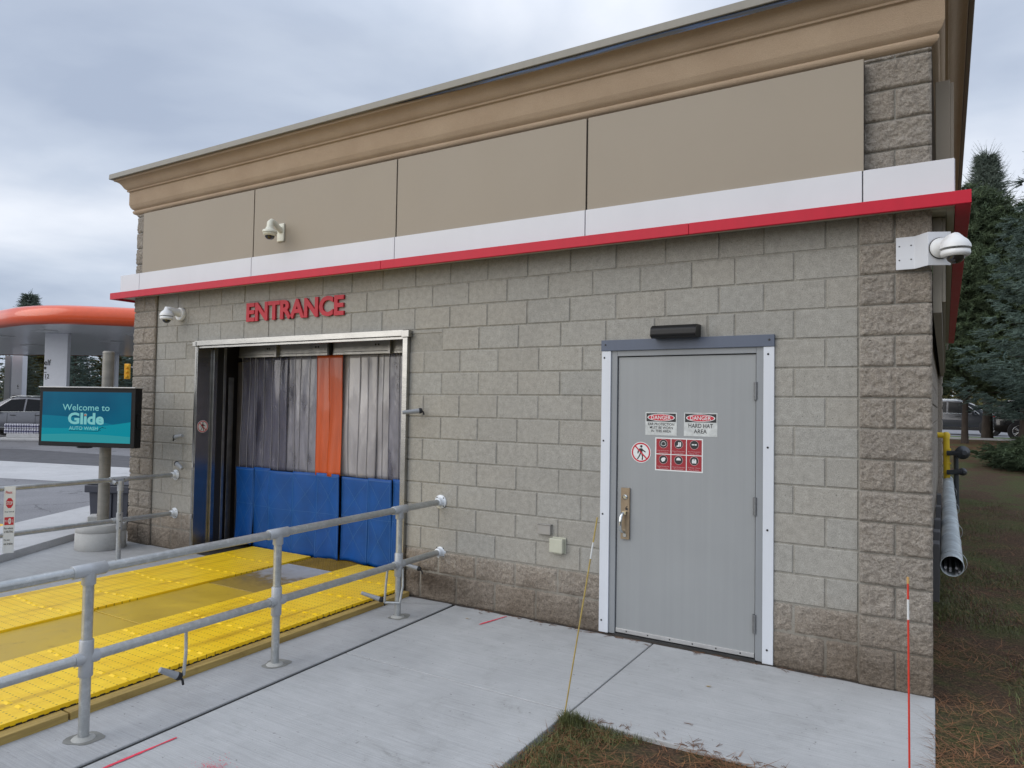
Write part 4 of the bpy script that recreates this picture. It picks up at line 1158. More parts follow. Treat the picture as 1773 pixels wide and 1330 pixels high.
# boxes on the wall
g = empty('junction_box', (-2.31, 0, .70), 'small grey cover box on the wall left of the service door', 'junction box', 'junction boxes'); U = under(g)
mb = MB(); mb.box(-2.368, -2.25, -.035, -.001, .668, .745); mb.build('box', BOXG, g, bevel=.004, fn=U)
mb = MB(); mb.box(-2.372, -2.246, -.040, -.001, .7455, .752); mb.build('lid_lip', BOXG, g, bevel=.002, fn=U)
g = empty('junction_box', (-2.19, 0, .59), 'cream plastic junction box on the wall, lower of the two boxes', 'junction box', 'junction boxes'); U = under(g)
mb = MB(); mb.box(-2.245, -2.125, -.060, -.012, .535, .650); mb.build('lid', BOXC, g, bevel=.008, fn=U)
mb = MB(); mb.box(-2.240, -2.118, -.012, -.001, .528, .656); mb.box(-2.215, -2.145, -.03, -.012, .522, .5345); mb.build('base', BOXC, g, bevel=.003, fn=U)

# ================================================================== CAMERAS
def dome_cam(root, c, r, white, U, flat=False):
    """dome camera hanging at c (centre of its ring)"""
    c = Vector(c)
    mb = MB(); mb.lathe(c + Vector((0, 0, .075 * r / .07)), (0, 0, -1), [(0, r * .42), (.012, r * .55), (.03, r * .82), (.055, r * 1.0), (.075, r * 1.03)], 28)
    mb.build('cover', white, root, fn=U)
    mb = MB(); mb.lathe(c + Vector((0, 0, -.004)), (0, 0, -1), [(0, r * .97), (.010, r * .97), (.012, r * 1.0), (.028, r * .94), (.036, r * .78)], 28); mb.build('ring', white, root, fn=U)
    mb = MB(); rr = r * .62
    mb.lathe(c + Vector((0, 0, -.036)), (0, 0, -1), [(0, rr), (rr * .35, rr * .94), (rr * .6, rr * .78), (rr * .8, rr * .5), (rr * .9, rr * .2), (rr * .92, .001)], 24); mb.build('dome', DOME, root, fn=U)
# 1 on the taupe panel
g = empty('security_camera', (-5.42, -.11, 3.5), 'cream dome camera on a gooseneck arm on the taupe panel', 'camera', 'dome cameras'); U = under(g)
mb = MB(); mb.box(-5.475, -5.372, -.128, -.111, 3.385, 3.575); mb.build('wall_plate', CAMC, g, bevel=.008, fn=U)
mb = MB(); mb.path([(-5.415, -.125, 3.50), (-5.41, -.17, 3.52), (-5.402, -.225, 3.558), (-5.40, -.262, 3.563), (-5.398, -.280, 3.545), (-5.398, -.282, 3.48)], [.034, .028, .026, .028, .032, .036], 16); mb.build('arm', CAMC, g, fn=U)
mb = MB(); c = Vector((-5.398, -.282, 3.445))
mb.lathe(c + Vector((0, 0, .05)), (0, 0, -1), [(0, .040), (.02, .045), (.030, .070), (.040, .074), (.055, .074)], 28); mb.build('cover', CAMC, g, fn=U)
mb = MB(); mb.lathe(c + Vector((0, 0, -.008)), (0, 0, -1), [(0, .068), (.02, .066), (.03, .050)], 28); mb.build('ring', CAMC, g, fn=U)
mb = MB(); mb.lathe(c + Vector((0, 0, -.036)), (0, 0, -1), [(0, .050), (.015, .047), (.03, .036), (.038, .02), (.041, .001)], 24); mb.build('dome', DOME, g, fn=U)
# 2 left of ENTRANCE
g = empty('security_camera', (-7.25, 0, 2.74), 'white dome camera on the block wall left of the red ENTRANCE letters', 'camera', 'dome cameras'); U = under(g)
mb = MB(); mb.lathe((-7.24, -.002, 2.735), (0, -1, 0), [(0, .078), (.03, .078), (.036, .070)], 32); mb.build('wall_plate', CAMW, g, fn=U)
mb = MB(); mb.path([(-7.24, -.03, 2.745), (-7.24, -.10, 2.755), (-7.24, -.155, 2.77), (-7.24, -.187, 2.772), (-7.24, -.19, 2.745)], [.05, .042, .036, .036, .04], 18); mb.build('arm', CAMW, g, fn=U)
dome_cam(g, (-7.24, -.19, 2.688), .075, CAMW, U)
# 3 corner camera
g = empty('security_camera', (.42, -.1, 2.7), 'large white dome camera on a folded white bracket at the building corner', 'camera', 'dome cameras'); U = under(g)
mb = MB(); t = .006
pl = [(.216, -.062), (.318, -.062), (.392, -.150), (.512, -.098), (.512, -.092), (.392, -.143), (.320, -.055), (.216, -.055)]
mb.prism(pl, 2.612, 2.818); mb.build('bracket', mat('bracket white', (.62, .64, .68), .45, var=.03), g, bevel=.0015, fn=U)
mb = MB()
for x, z in ((.235, 2.76), (.235, 2.672), (.300, 2.762), (.300, 2.674)): mb.lathe((x, -.062, z), (0, -1, 0), [(0, .005), (.003, .004)], 8)
mb.build('screw', DARKP, g, fn=U)
nrm = Vector((.4, -.92, 0)).normalized()
cc = Vector((.455, -.124, 2.715))
mb = MB(); mb.lathe(cc + nrm * .004, nrm, [(0, .066), (.004, .066)], 32); mb.build('gasket', BLACK, g, fn=U)
mb = MB(); mb.lathe(cc + nrm * .008, nrm, [(0, .062), (.014, .061), (.02, .054), (.05, .045), (.1, .038)], 28); mb.build('arm', CAMW, g, fn=U)
mb = MB(); mb.path([cc + nrm * .06, cc + nrm * .14 + Vector((.0, 0, .012)), cc + nrm * .18 + Vector((.0, 0, .012)), cc + nrm * .19 + Vector((0, 0, -.01))], [.04, .04, .042, .044], 18); mb.build('elbow', CAMW, g, fn=U)
dome_cam(g, cc + nrm * .19 + Vector((0, 0, -.052)), .078, CAMW, U)

# ================================================================== DUCT, GAS PIPE
def sx(x, y): return x + .0125 * y
dct = empty('metal_duct', (.55, 3, .6), 'long galvanised duct strapped along the side wall, open towards the camera', 'duct'); U = under(dct)
DUCT = mat('duct zinc', (.50, .55, .57), .42, .4, var=.3, vscale=7, bump=.15, bscale=12)
r = .072; y = .85; k = 0
while y < 7.4:
    mb = MB(); y2 = y + 1.1; rr = r - .0015 * (k % 2); n_ = 24
    c0, c1 = Vector((sx(.520, y), y, .617 + .004 * math.sin(k * 2))), Vector((sx(.520, y2), y2, .617 + .004 * math.sin(k * 2 + 2)))
    mb.tube(c0, c1, rr, n_, caps=False); mb.tube(c1, c0, rr - .003, n_, caps=False)
    mb.lathe(c0, c1 - c0, [(0, rr - .003), (0, rr + .004), (.03, rr + .004), (.034, rr)], n_)if k else mb.path([c0 + Vector((math.cos(a * math.pi / 12) * rr, 0, math.sin(a * math.pi / 12) * rr)) for a in range(25)], .0035, 6)
    mb.build('duct_length', DUCT, dct, fn=U); y += 1.08; k += 1
for y in (1.0, 2.6, 4.4, 6.4):
    mb = MB(); mb.path([(sx(.50, y) + .085 * math.cos(a * math.pi / 8) + .03, y, .617 + .085 * math.sin(a * math.pi / 8)) for a in range(-7, 8)], .002, 6)
    mb.build('wire_strap', GALV, dct, fn=U)
mb = MB()
for i in range(7):
    a = i * .9; mb.tube((sx(.520, .9) + .045 * math.cos(a), .87 + .03 * (i % 3), .575 + .02 * math.sin(a * 2)), (sx(.520, 2) + .03 * math.cos(a), 2.4, .60), .009, 8)
mb.build('inner_tubes', mat('pale inner tube', (.35, .35, .36), .4), dct, fn=U)
for y in (.62, 1.2, 1.9, 2.9, 4.1):
    mb = MB(); mb.box(sx(.398, y), sx(.445, y), y, y + .16, .40, .80)
    mb.build('wall_saddle', mat('saddle dark metal', (.09, .09, .095), .5, .4), dct, bevel=.004, fn=U)
gp = empty('gas_pipe', (.56, 8.1, .6), 'yellow gas pipe with black regulators standing at the side wall', 'gas pipe'); U = under(gp)
GY = mat('gas pipe yellow', (.72, .50, .02), .45, var=.1)
X0 = sx(.475, 8.1) + .03
mb = MB(); mb.tube((X0, 8.1, .62), (X0 - .01, 8.1, 1.33), .045, 14); mb.tube((X0 - .02, 8.1, 1.36), (X0 - .2, 8.1, 1.36), .045, 12); mb.lathe((X0 - .01, 8.1, 1.30), (0, 0, 1), [(0, .05), (.08, .055), (.11, .03)], 14); mb.build('riser', GY, gp, fn=U)
mb = MB()
for z in (1.12, .9, .76): mb.tube((X0, 8.1, z), (X0, 8.1, z + .03), .056, 14)
mb.build('collar', GY, gp, fn=U)
for z, rr in ((1.10, .105), (.80, .060)):
    mb = MB(); mb.tube((X0, 8.0, z - .02), (X0 + .2, 7.95, z), .04, 12); mb.lathe((X0 + .2, 8.0, z), (.35, -1, 0), [(0, rr), (.03, rr), (.05, rr * .7), (.09, rr * .35)], 22)
    mb.tube((X0 + .13, 8.1, .2), (X0 + .12, 8.1, z), .035, 10); mb.build('regulator', mat('regulator grey', (.05, .055, .06), .4, .3), gp, fn=U)

# ================================================================== MARKER STAKES
g = empty('marker_stake', (.322, -1.55, -.08), 'orange fibreglass stake with a white band, upright in the grass', 'marker stake', 'marker stakes'); U = under(g)
ORS = mat('stake orange', (.62, .045, .025), .5, var=.1)
mb = MB(); mb.tube((.326, -1.55, -.1), (.3205, -1.55, .80), .0042, 10, 0); mb.tube((.3201, -1.55, .888), (.3198, -1.55, .957), .0042, 10, 0); mb.build('shaft', ORS, g, fn=U)
mb = MB(); mb.tube((.3205, -1.55, .80), (.3201, -1.55, .888), .0046, 10); mb.build('white_band', WHS, g, fn=U)
mb = MB(); mb.tube((.3198, -1.55, .957), (.3196, -1.55, .985), .0052, 10); mb.build('tip', mat('tan tip', (.55, .33, .12), .6), g, fn=U)
g = empty('marker_stake', (-1.384, -1.49, -.06), 'thin tan stake with a white band, leaning against the view of the door casing', 'marker stake', 'marker stakes'); U = under(g)
A = Vector((-1.384, -1.49, -.07)); B = Vector((-1.192, -1.49, 1.095)); d = B - A
TAN = mat('stake tan', (.42, .31, .09), .6, var=.15, vscale=30)
mb = MB(); mb.tube(A, A + d * .80, .0042, 10); mb.tube(A + d * .88, B, .0042, 10); mb.build('shaft', TAN, g, fn=U)
mb = MB(); mb.tube(A + d * .80, A + d * .88, .0044, 10); mb.build('white_band', WHS, g, fn=U)
g['label'] = 'thin tan stake with a white band, leaning at the tip of the grass patch'

# ================================================================== SCREEN, POLE, PLANTER, BIN
PX, PY = -8.0, -.42
g = empty('concrete_planter', (-8.02, -.42, GZ), 'round concrete footing under the screen pole', 'footing'); U = under(g)
mb = MB(); mb.lathe((-8.03, -.42, GZ), (0, 0, 1), [(0, .262), (.006, .267), (.20, .267), (.203, .262), (.206, .267), (.285, .265), (.292, .255)], 40); mb.build('drum', PLANT, g, fn=U)
mb = MB(); mb.prism([(-8.26, -.42), (-8.08, -.56), (-7.99, -.44), (-8.17, -.30)], .253, .335); mb.build('broken_collar', PLANT, g, bevel=.01, fn=U)
g = empty('screen_pole', (PX, PY, .25), 'tall grey steel pole carrying the blue screen', 'pole'); U = under(g)
POLE = mat('weathered pole', (.235, .225, .20), .5, .3, var=.18, vscale=5, stretch=(1, 1, 3))
mb = MB(); mb.tube((PX, PY, .24), (PX, PY, 2.262), .062, 24); mb.build('shaft', POLE, g, fn=U)
mb = MB(); mb.lathe((PX, PY, 2.255), (0, 0, 1), [(0, .064), (.02, .064), (.03, .05)], 24); mb.build('cap', POLE, g, fn=U)
mb = MB(); mb.tube((PX - .04, PY, .25), (PX - .04, PY - .01, .42), .06, 12, r2=.03); mb.build('foot_gusset', mat('rusty steel', (.10, .065, .045), .8, var=.3), g, fn=U)
TVP = Vector((-8.41, -.96, 1.17)); PHI = R_(18.2)
g = empty('display_screen', tuple(TVP), 'large outdoor screen with a turquoise welcome message, mounted on the pole', 'screen', rz=PHI)
TW, TH = 1.285, .668
TVB = mat('screen housing', (.007, .007, .008), .5, spec=.2)
mb = MB(); mb.box(0, TW, 0, .10, 0, TH); mb.box(TW, TW + .012, .03, .07, .22, .38); mb.box(.40, .70, .30, .34, .2, .5)if False else None
mb.build('housing', TVB, g, bevel=.006)
mb = MB(); mb.box(-.004, TW + .004, -.02, .115, TH, TH + .012); mb.build('rain_hood', mat('hood grey', (.5, .5, .5), .4), g, bevel=.003)
mb = MB(); mb.lathe((TW * .49, .01, .0), (0, 0, -1), [(0, .09), (.012, .07), (.014, .01)], 20); mb.build('sensor_bump', TVB, g)
mb = MB(); mb.box(TW * .30, TW * .62, .10, .30, .15, .5); mb.build('mount', TVB, g)
def emis(name, c, s=.8):
    return mat(name, tuple(x * .05 for x in c), .25, emit=c, estr=s * .85, spec=.08)
S1 = mat('screen deep blue', (.0, .006, .012), .2, emit=(0.0, .072, .135), estr=.85, spec=.08)
n, l, b = nd(S1); v = mapn(n, l); l.new(rampn(n, l, noisen(n, l, v, 1.5, 2), [(.35, (.0, .055, .115)), (.65, (.0, .085, .15))]), b.inputs['Emission Color'])
S2 = emis('screen blue', (0.0, .13, .205), 1); S3 = emis('screen turquoise', (0.0, .20, .26), 1); S4 = emis('screen pale turquoise', (.02, .235, .27), 1)
S5 = emis('screen lettering', (.155, .42, .43), 1); S6 = emis('screen orange dot', (.30, .09, .05), 1); S7 = emis('screen shadow line', (.0, .05, .08), 1)
mb = MB(); bz = .042; x0, x1, z0, z1 = bz, TW - bz - .012, .052, TH - .048
PS = lambda u, w, h: (x0 + u * (x1 - x0), -.0012 - h, z0 + w * (z1 - z0))
rect(mb, 0, 1, 0, 1, PS, 0, 0)
def wave(w0, w1, h, mi, curve):
    n_ = 20; top = [(i / n_, w0 + (w1 - w0) * i / n_ + curve * math.sin(math.pi * i / n_)) for i in range(n_ + 1)]
    poly(mb, [(0, 0), (1, 0)] + top[::-1], PS, h, mi)
wave(.53, .28, .0008, 1, .06); wave(.27, .42, .0012, 2, -.05); wave(.14, .13, .0016, 3, .03)
def st_(s_, a, b, c, d, mi, bold): fit_text(mb, s_, a, b, c, d, lambda u, w, h: PS(u, w, .0024), mi, bold)
st_('Welcome to', .235, .765, .630, .755, 4, .004)
st_('Glide', .300, .705, .355, .590, 4, .035)
st_('AUTO WASH', .315, .640, .245, .315, 4, .006)
rect(mb, .485, .508, .525, .560, PS, .0030, 5)
rect(mb, .315, .650, .220, .232, PS, .0024, 6)
for (a, b, c, d) in ((.645, .24, .67, .29), (.66, .28, .70, .315), (.69, .30, .735, .29), (.655, .235, .675, .25)):
    q = Vector((c - a, d - b)).normalized(); nn = Vector((-q.y, q.x)) * .005
    poly(mb, [(a + nn.x, b + nn.y), (a - nn.x, b - nn.y), (c - nn.x, d - nn.y), (c + nn.x, d + nn.y)], PS, .0028, 6)
mb.build('screen_face', [S1, S2, S3, S4, S5, S6, S7], g)

BIN = mat('bin plastic', (.022, .026, .042), .5, var=.1)
g = empty('waste_bin', tuple(far(-5.35, 9.7, GZ)), 'dark blue plastic bin beside the screen pole at the pier', 'bin', rz=.4)
mb = MB(); mb.extrude([(-.25, 0), (.25, 0), (.29, .50), (-.29, .50)], 1, -.22, .22); mb.build('tub', BIN, g, bevel=.02)
mb = MB(); mb.box(-.33, .33, -.27, .27, .50, .60); mb.box(-.31, .31, -.25, .25, .60, .625); mb.build('lid', BIN, g, bevel=.012)
mb = MB()
for q in (-.12, .02, .16): mb.box(q, q + .03, -.235, -.2215, .04, .49)
mb.build('rib', BIN, g)

# instruction board on the far railing
g = empty('instruction_board', (-7.19, -1.80, .3), 'narrow white instruction board with red STOP sign hung on the far railing', 'sign'); U = None
bo = lambda u, w, h: (h * .6 + (w - .3) * .03, u, w)
g.location = (-7.205, -1.76, 0); g.rotation_euler = (0, 0, R_(-32))
mb = MB(); mb.add([bo(-.045 + q * .09, w, h) for h in (-.004, .0) for q, w in ((0, .22), (1, .22), (1, .86), (0, .86))], [(0, 3, 2, 1), (4, 5, 6, 7), (0, 1, 5, 4), (1, 2, 6, 5), (2, 3, 7, 6), (3, 0, 4, 7)])
mb.build('board', WHS, g)
mb = MB()
ft = lambda s_, a, b, c, d, mi, bold=.01, h=.003: fit_text(mb, s_, a, b, c, d, lambda u, w, hh: bo(u, w, h), mi, bold)
ft('Please:', -.032, .020, .790, .818, 0)
poly(mb, [(.030 * math.cos(R_(22.5 + 45 * k)) , .700 + .052 * math.sin(R_(22.5 + 45 * k))) for k in range(8)], bo, .002, 0)
ft('STOP', -.024, .024, .683, .717, 1, .02, .005)
ft('Stop here', -.036, .026, .608, .624, 2); poly(mb, [(.030, .608), (.038, .616), (.030, .624)], bo, .003, 2)
rect(mb, -.036, .038, .490, .565, bo, .002, 0)
ft('P', -.032, -.024, .515, .540, 1); ft('R', -.018, -.010, .515, .540, 1); disc(mb, .006, .527, .012, lambda u, w, h: bo(.006 + (u - .006), .527 + (w - .527) * 2.4, h), .004, 1, 20)
ft('N', .002, .010, .515, .540, 0, .01, .006); ft('D', .025, .033, .515, .540, 1)
ft('Put vehicle', -.036, .034, .448, .468, 2); ft('in NEUTRAL', -.036, .036, .415, .436, 2); ft('Do not', -.036, .010, .338, .357, 2); ft('use brakes', -.036, .034, .300, .322, 2)
mb.build('lettering', [REDS, WHS, BKS], g)

# ================================================================== VEHICLES
GLASSC = mat('car glass', (.008, .009, .011), .12, spec=.22)
TYRE = mat('tyre', (.015, .015, .016), .8)
ALLOY = mat('alloy', (.55, .56, .57), .25, .9)
TRIMD = mat('black trim', (.015, .015, .017), .5)
def make_car(label, paint, group=None, red=True, chrome=True):
    """SUV, front towards +X, standing on z = 0, length 4.7"""
    root = empty('parked_car', (0, 0, 0), label, 'car', group)
    st = [(-2.30, .55, .95, .95, .80), (-2.26, .38, 1.02, 1.10, .86), (-2.15, .32, 1.06, 1.35, .90), (-1.85, .30, 1.08, 1.62, .93), (-1.3, .29, 1.08, 1.70, .94), (-.6, .28, 1.06, 1.735, .945), (0, .28, 1.04, 1.735, .945), (.45, .28, 1.03, 1.68, .945),
          (.85, .28, 1.02, 1.48, .945), (1.28, .28, 1.02, 1.10, .94), (1.7, .29, 1.00, 1.03, .92), (2.05, .32, .93, .95, .87), (2.28, .38, .82, .84, .76), (2.36, .45, .68, .70, .62)]
    mb = MB(); vs = []
    for x, zs, zb, zr, w in st:
        ww = w * (.80 if zr > zb + .2 else .93)
        half = [(w * .93, zs), (w * .99, zs + .12), (w, .62), (w * .985, (zb + .62) / 2), (w * .955, zb)] + [(w * .955 + (ww * .93 - w * .955) * .5, zb + (zr - zb) * .5), (ww * .93, zr - .05 * (zr - zb + .1)), (ww * .70, zr)]
        ring = half + [(-a, b) for a, b in half[::-1]]
        vs += [(x, a, b) for a, b in ring]
    n_ = 16
    fs = [(j * n_ + i, j * n_ + (i + 1) % n_, (j + 1) * n_ + (i + 1) % n_, (j + 1) * n_ + i) for j in range(len(st) - 1) for i in range(n_)]
    mb.add(vs, fs, smooth=True); mb.add(vs, [tuple(range(n_ - 1, -1, -1)), tuple((len(st) - 1) * n_ + i for i in range(n_))])
    o = mb.build('body', paint, root); 
    try: o.data.set_sharp_from_angle(angle=R_(40))
    except Exception: pass
    for s in (-1, 1):
        # side glass follows the tumblehome
        def SG(x, z, e=.012):
            w = .945; t = (z - 1.04) / .68; return (x, s * (w * .955 + (w * .80 * .93 - w * .955) * t + e), z)
        for pts in ([(-.28, 1.08), (.98, 1.06), (.62, 1.36), (.30, 1.60), (-.28, 1.64)], [(-.36, 1.08), (-1.22, 1.10), (-1.20, 1.58), (-.36, 1.64)], [(-1.30, 1.12), (-1.95, 1.16), (-1.78, 1.44), (-1.29, 1.57)]):
            mb = MB(); mb.add([SG(x, z) for x, z in pts], [tuple(range(len(pts)))]); mb.build('side_window', GLASSC, root)
        if chrome:
            mb = MB(); mb.path([SG(x, z, .018) for x, z in ((1.03, 1.05), (.62, 1.39), (.30, 1.63))], .012, 6); mb.path([SG(x, z, .018) for x, z in ((1.0, 1.045), (-1.9, 1.10))], .008, 6); mb.build('window_trim', CHROME, root)
        mb = MB(); mb.lathe((.78, s * 1.02, 1.12), (0, s, 0), [(-.08, .05), (-.03, .085), (.05, .09), (.10, .06)], 14); mb.box(.72, .80, min(s * .88, s * 1.0), max(s * .88, s * 1.0), 1.05, 1.09); mb.build('mirror', paint, root)
        for x in (.02, -1.02):
            mb = MB(); mb.box(x, x + .22, min(s * .94, s * .965), max(s * .94, s * .965), .90, .93); mb.build('door_handle', TRIMD, root, bevel=.006)
        mb = MB(); mb.box(-1.1, 1.1, min(s * .90, s * .955), max(s * .90, s * .955), .24, .36); mb.build('sill_trim', TRIMD, root, bevel=.02)
        mb = MB(); mb.box(-1.0, 1.0, min(s * .955, s * .962), max(s * .955, s * .962), .365, .385); mb.build('sill_bright_strip', CHROME if chrome else TRIMD, root)
        for x in (.36, -.82):
            mb = MB(); mb.path([(x, s * .952, .45), (x, s * .950, .70), (x, s * .915, 1.02)], .004, 4); mb.build('door_gap', TRIMD, root)
        for x in (-1.38, 1.42):
            mb = MB(); mb.lathe((x, s * .76, .36), (0, s, 0), [(0, .43), (.185, .43), (.19, .40)], 30); mb.build('wheel_arch', TRIMD, root)
            mb = MB(); mb.lathe((x, s * .74, .36), (0, s, 0), [(0, .30), (.01, .35), (.03, .36), (.20, .36), (.225, .345), (.23, .26), (.20, .245)], 30)
            w_ = mb.build('wheel', TYRE, root)
            mb = MB(); mb.lathe((x, s * .935, .36), (0, s, 0), [(0, .252), (.03, .252), (.035, .24)], 28, 1)
            for q in range(5):
                for e_ in (-.14, .14):
                    a = q * 2 * math.pi / 5 + e_; c = Vector((x, s * .975, .36)); d = Vector((math.cos(a), 0, math.sin(a)))
                    mb.tube(c + d * .03, c + d * .245 + Vector((0, -s * .01, 0)), .022, 6, 0)
            mb.lathe((x, s * .962, .36), (0, s, 0), [(0, .055), (.02, .05), (.03, .02)], 14, 0)
            mb.path([(x + .245 * math.cos(k * math.pi / 12), s * .972, .36 + .245 * math.sin(k * math.pi / 12)) for k in range(25)], .013, 6)
            mb.build('rim', [ALLOY, TRIMD], w_)
        mb = MB(); mb.lathe((2.14, s * .66, .80), (1, s * .35, 0), [(0, .12), (.10, .10), (.12, .05)], 14); mb.build('headlight', mat('lamp glass', (.6, .62, .65), .1), root)
        mb = MB(); mb.box(-2.30, -2.20, min(s * .50, s * .84), max(s * .50, s * .84), .92, 1.04); mb.build('tail_light', mat('tail lamp red', (.35, .01, .01), .2), root, bevel=.02)
        mb = MB(); mb.path([(-1.6, s * .66, 1.70), (-.9, s * .67, 1.775), (.1, s * .67, 1.77), (.4, s * .65, 1.70)], .014, 6); mb.build('roof_rail', CHROME if chrome else TRIMD, root)
    mb = MB(); mb.add([(.36, .60, 1.70), (.36, -.60, 1.70), (1.26, -.80, 1.09), (1.26, .80, 1.09)], [(0, 1, 2, 3)], 0)
    mb.v = [(x + .015, y, z + .02) for x, y, z in mb.v]; mb.build('windscreen', GLASSC, root)
    mb = MB(); mb.add([(-1.92, .60, 1.62), (-1.92, -.60, 1.62), (-2.22, -.70, 1.15), (-2.22, .70, 1.15)], [(3, 2, 1, 0)], 0)
    mb.v = [(x - .02, y, z) for x, y, z in mb.v]; mb.build('rear_window', GLASSC, root)
    return root
SILV = mat('silver car paint', (.13, .135, .155), .34, .5, coat=.5)
GREYC = mat('dark grey car paint', (.045, .048, .058), .3, .4, coat=.8)
BLKC = mat('black car paint', (.015, .016, .018), .25, .3, coat=.8)
car = make_car('silver SUV parked in the filling station, left of the blue screen', SILV, 'parked cars')
p = far(-22.1, 32.2); car.location = (p.x, p.y, .045); 
# silver car faces left in the picture
car.rotation_euler = (0, 0, YAW + math.pi + R_(6))
c2 = copy_tree(car); tag(c2, 'dark grey SUV parked on the street behind the thin pine trunk', 'car', 'parked cars')
def recolour(root, m):
    for ch in bpy.data.objects:
        if ch.parent == root and ch.data and ch.data.materials and ch.data.materials[0] == SILV:
            ch.data = ch.data.copy(); ch.data.materials[0] = m
recolour(c2, GREYC); c2.location = (1.45, 37.2, .66); c2.rotation_euler = (0, 0, R_(-7))
c3 = copy_tree(car); tag(c3, 'black SUV on the street behind the thick trunk at the right edge of the photo', 'car', 'parked cars')
recolour(c3, BLKC); c3.location = (4.95, 31.0, .66); c3.rotation_euler = (0, 0, R_(-7))
c4 = copy_tree(car); tag(c4, 'black car beyond the pumps at the left edge of the photo', 'car', 'parked cars')
recolour(c4, BLKC); p = far(-35.3, 46); c4.location = (p.x, p.y, .0); c4.rotation_euler = (0, 0, YAW + R_(-10))

# ================================================================== FILLING STATION
st = empty('filling_station_canopy', tuple(far(-24, 36, 0)), 'filling station canopy with red bullnose edge on white columns', 'canopy'); U = under(st)
ctrl = [(6, 31.5), (-6, 29.4), (-13.2, 27.9), (-15.8, 27.15), (-17.6, 26.9), (-19.4, 27.5), (-21.4, 28.9), (-25, 31.3), (-31, 35.0), (-40, 40.5), (-44, 44), (-42, 47), (-30, 46.8), (-10, 44), (8, 41)]
def cr_spline(P, n=6):
    o = []; k = len(P)
    for i in range(k):
        p0, p1, p2, p3 = (Vector(P[(i + j - 1) % k]) for j in range(4))
        for t in range(n):
            t /= n; o.append(.5 * ((2 * p1) + (p2 - p0) * t + (2 * p0 - 5 * p1 + 4 * p2 - p3) * t * t + (3 * p1 - p0 - 3 * p2 + p3) * t ** 3))
    return o
outl = [far(a, b) for a, b in [tuple(q) for q in cr_spline(ctrl)]]
cen = far(-20, 37)
ZC = 4.62
RED2 = mat('canopy orange red', (.70, .085, .015), .32, coat=.5, var=.05)
prof2 = [(.26, ZC - .02), (.02, ZC - .02), (-.10, ZC + .06), (-.17, ZC + .22), (-.16, ZC + .42), (-.06, ZC + .60), (.14, ZC + .70), (.45, ZC + .74)]
mb = MB(); k = len(outl); vs = []
nrmls = []
for i in range(k):
    d = (outl[(i + 1) % k] - outl[i - 1]).normalized(); q = Vector((-d.y, d.x, 0)); c = cen - outl[i]
    if q.dot(c) < 0: q = -q
    nrmls.append(q)
for d, z in prof2:
    for i in range(k): v = outl[i] + nrmls[i] * d; vs.append((v.x, v.y, z))
mb.add(vs, [(j * k + i, j * k + (i + 1) % k, (j + 1) * k + (i + 1) % k, (j + 1) * k + i) for j in range(len(prof2) - 1) for i in range(k)], smooth=True)
mb.build('bullnose_fascia', RED2, st, fn=U)
def soff():
    m = mat('canopy soffit panels', (.75, .76, .77), .25, .1); n, l, b = nd(m); v = mapn(n, l, (1, 1, 1), (0, 0, -YAW + .3))
    sp = n.new('ShaderNodeSeparateXYZ'); l.new(v, sp.inputs[0])
    f = mathn(n, l, 'FRACT', mathn(n, l, 'MULTIPLY', sp.outputs['Y'], 3.3))
    l.new(rampn(n, l, f, [(.0, (.45, .46, .47)), (.08, (.80, .81, .82)), (.9, (.74, .75, .76))]), b.inputs['Base Color']); return m
mb = MB(); mb.add([(v.x, v.y, ZC) for v in [outl[i] + nrmls[i] * .2 for i in range(k)]], [tuple(range(k))]); mb.build('soffit', soff(), st, fn=U)
mb = MB(); mb.add([(v.x, v.y, ZC + .73) for v in [outl[i] + nrmls[i] * .4 for i in range(k)]], [tuple(range(k))]); mb.build('roof_deck', mat('deck grey', (.3, .3, .3), .8), st, fn=U)
WCOL = mat('column white', (.66, .68, .72), .4, var=.03)
LG = mat('soffit lamp casing', (.70, .72, .72), .35)
for lat, dep in ((-20, 30), (-24, 33), (-16.5, 31), (-20, 35), (-26, 38), (-14, 36)):
    c = far(lat, dep); mb = MB(); mb.prism([(c.x - .5, c.y - .3), (c.x + .5, c.y - .3), (c.x + .5, c.y + .3), (c.x - .5, c.y + .3)], ZC - .03, ZC - .005)
    mb.build('soffit_lamp', LG, st, fn=U)
cols = [(-20.14, 31, 1.02, .22, 'a'), (-33.8, 48, .72, .5, 'b'), (-24.6, 43.2, .42, .4, 'c'), (-34.6, 48.2, .38, .4, 'd'), (-25.3, 44, .3, .3, 'd')]
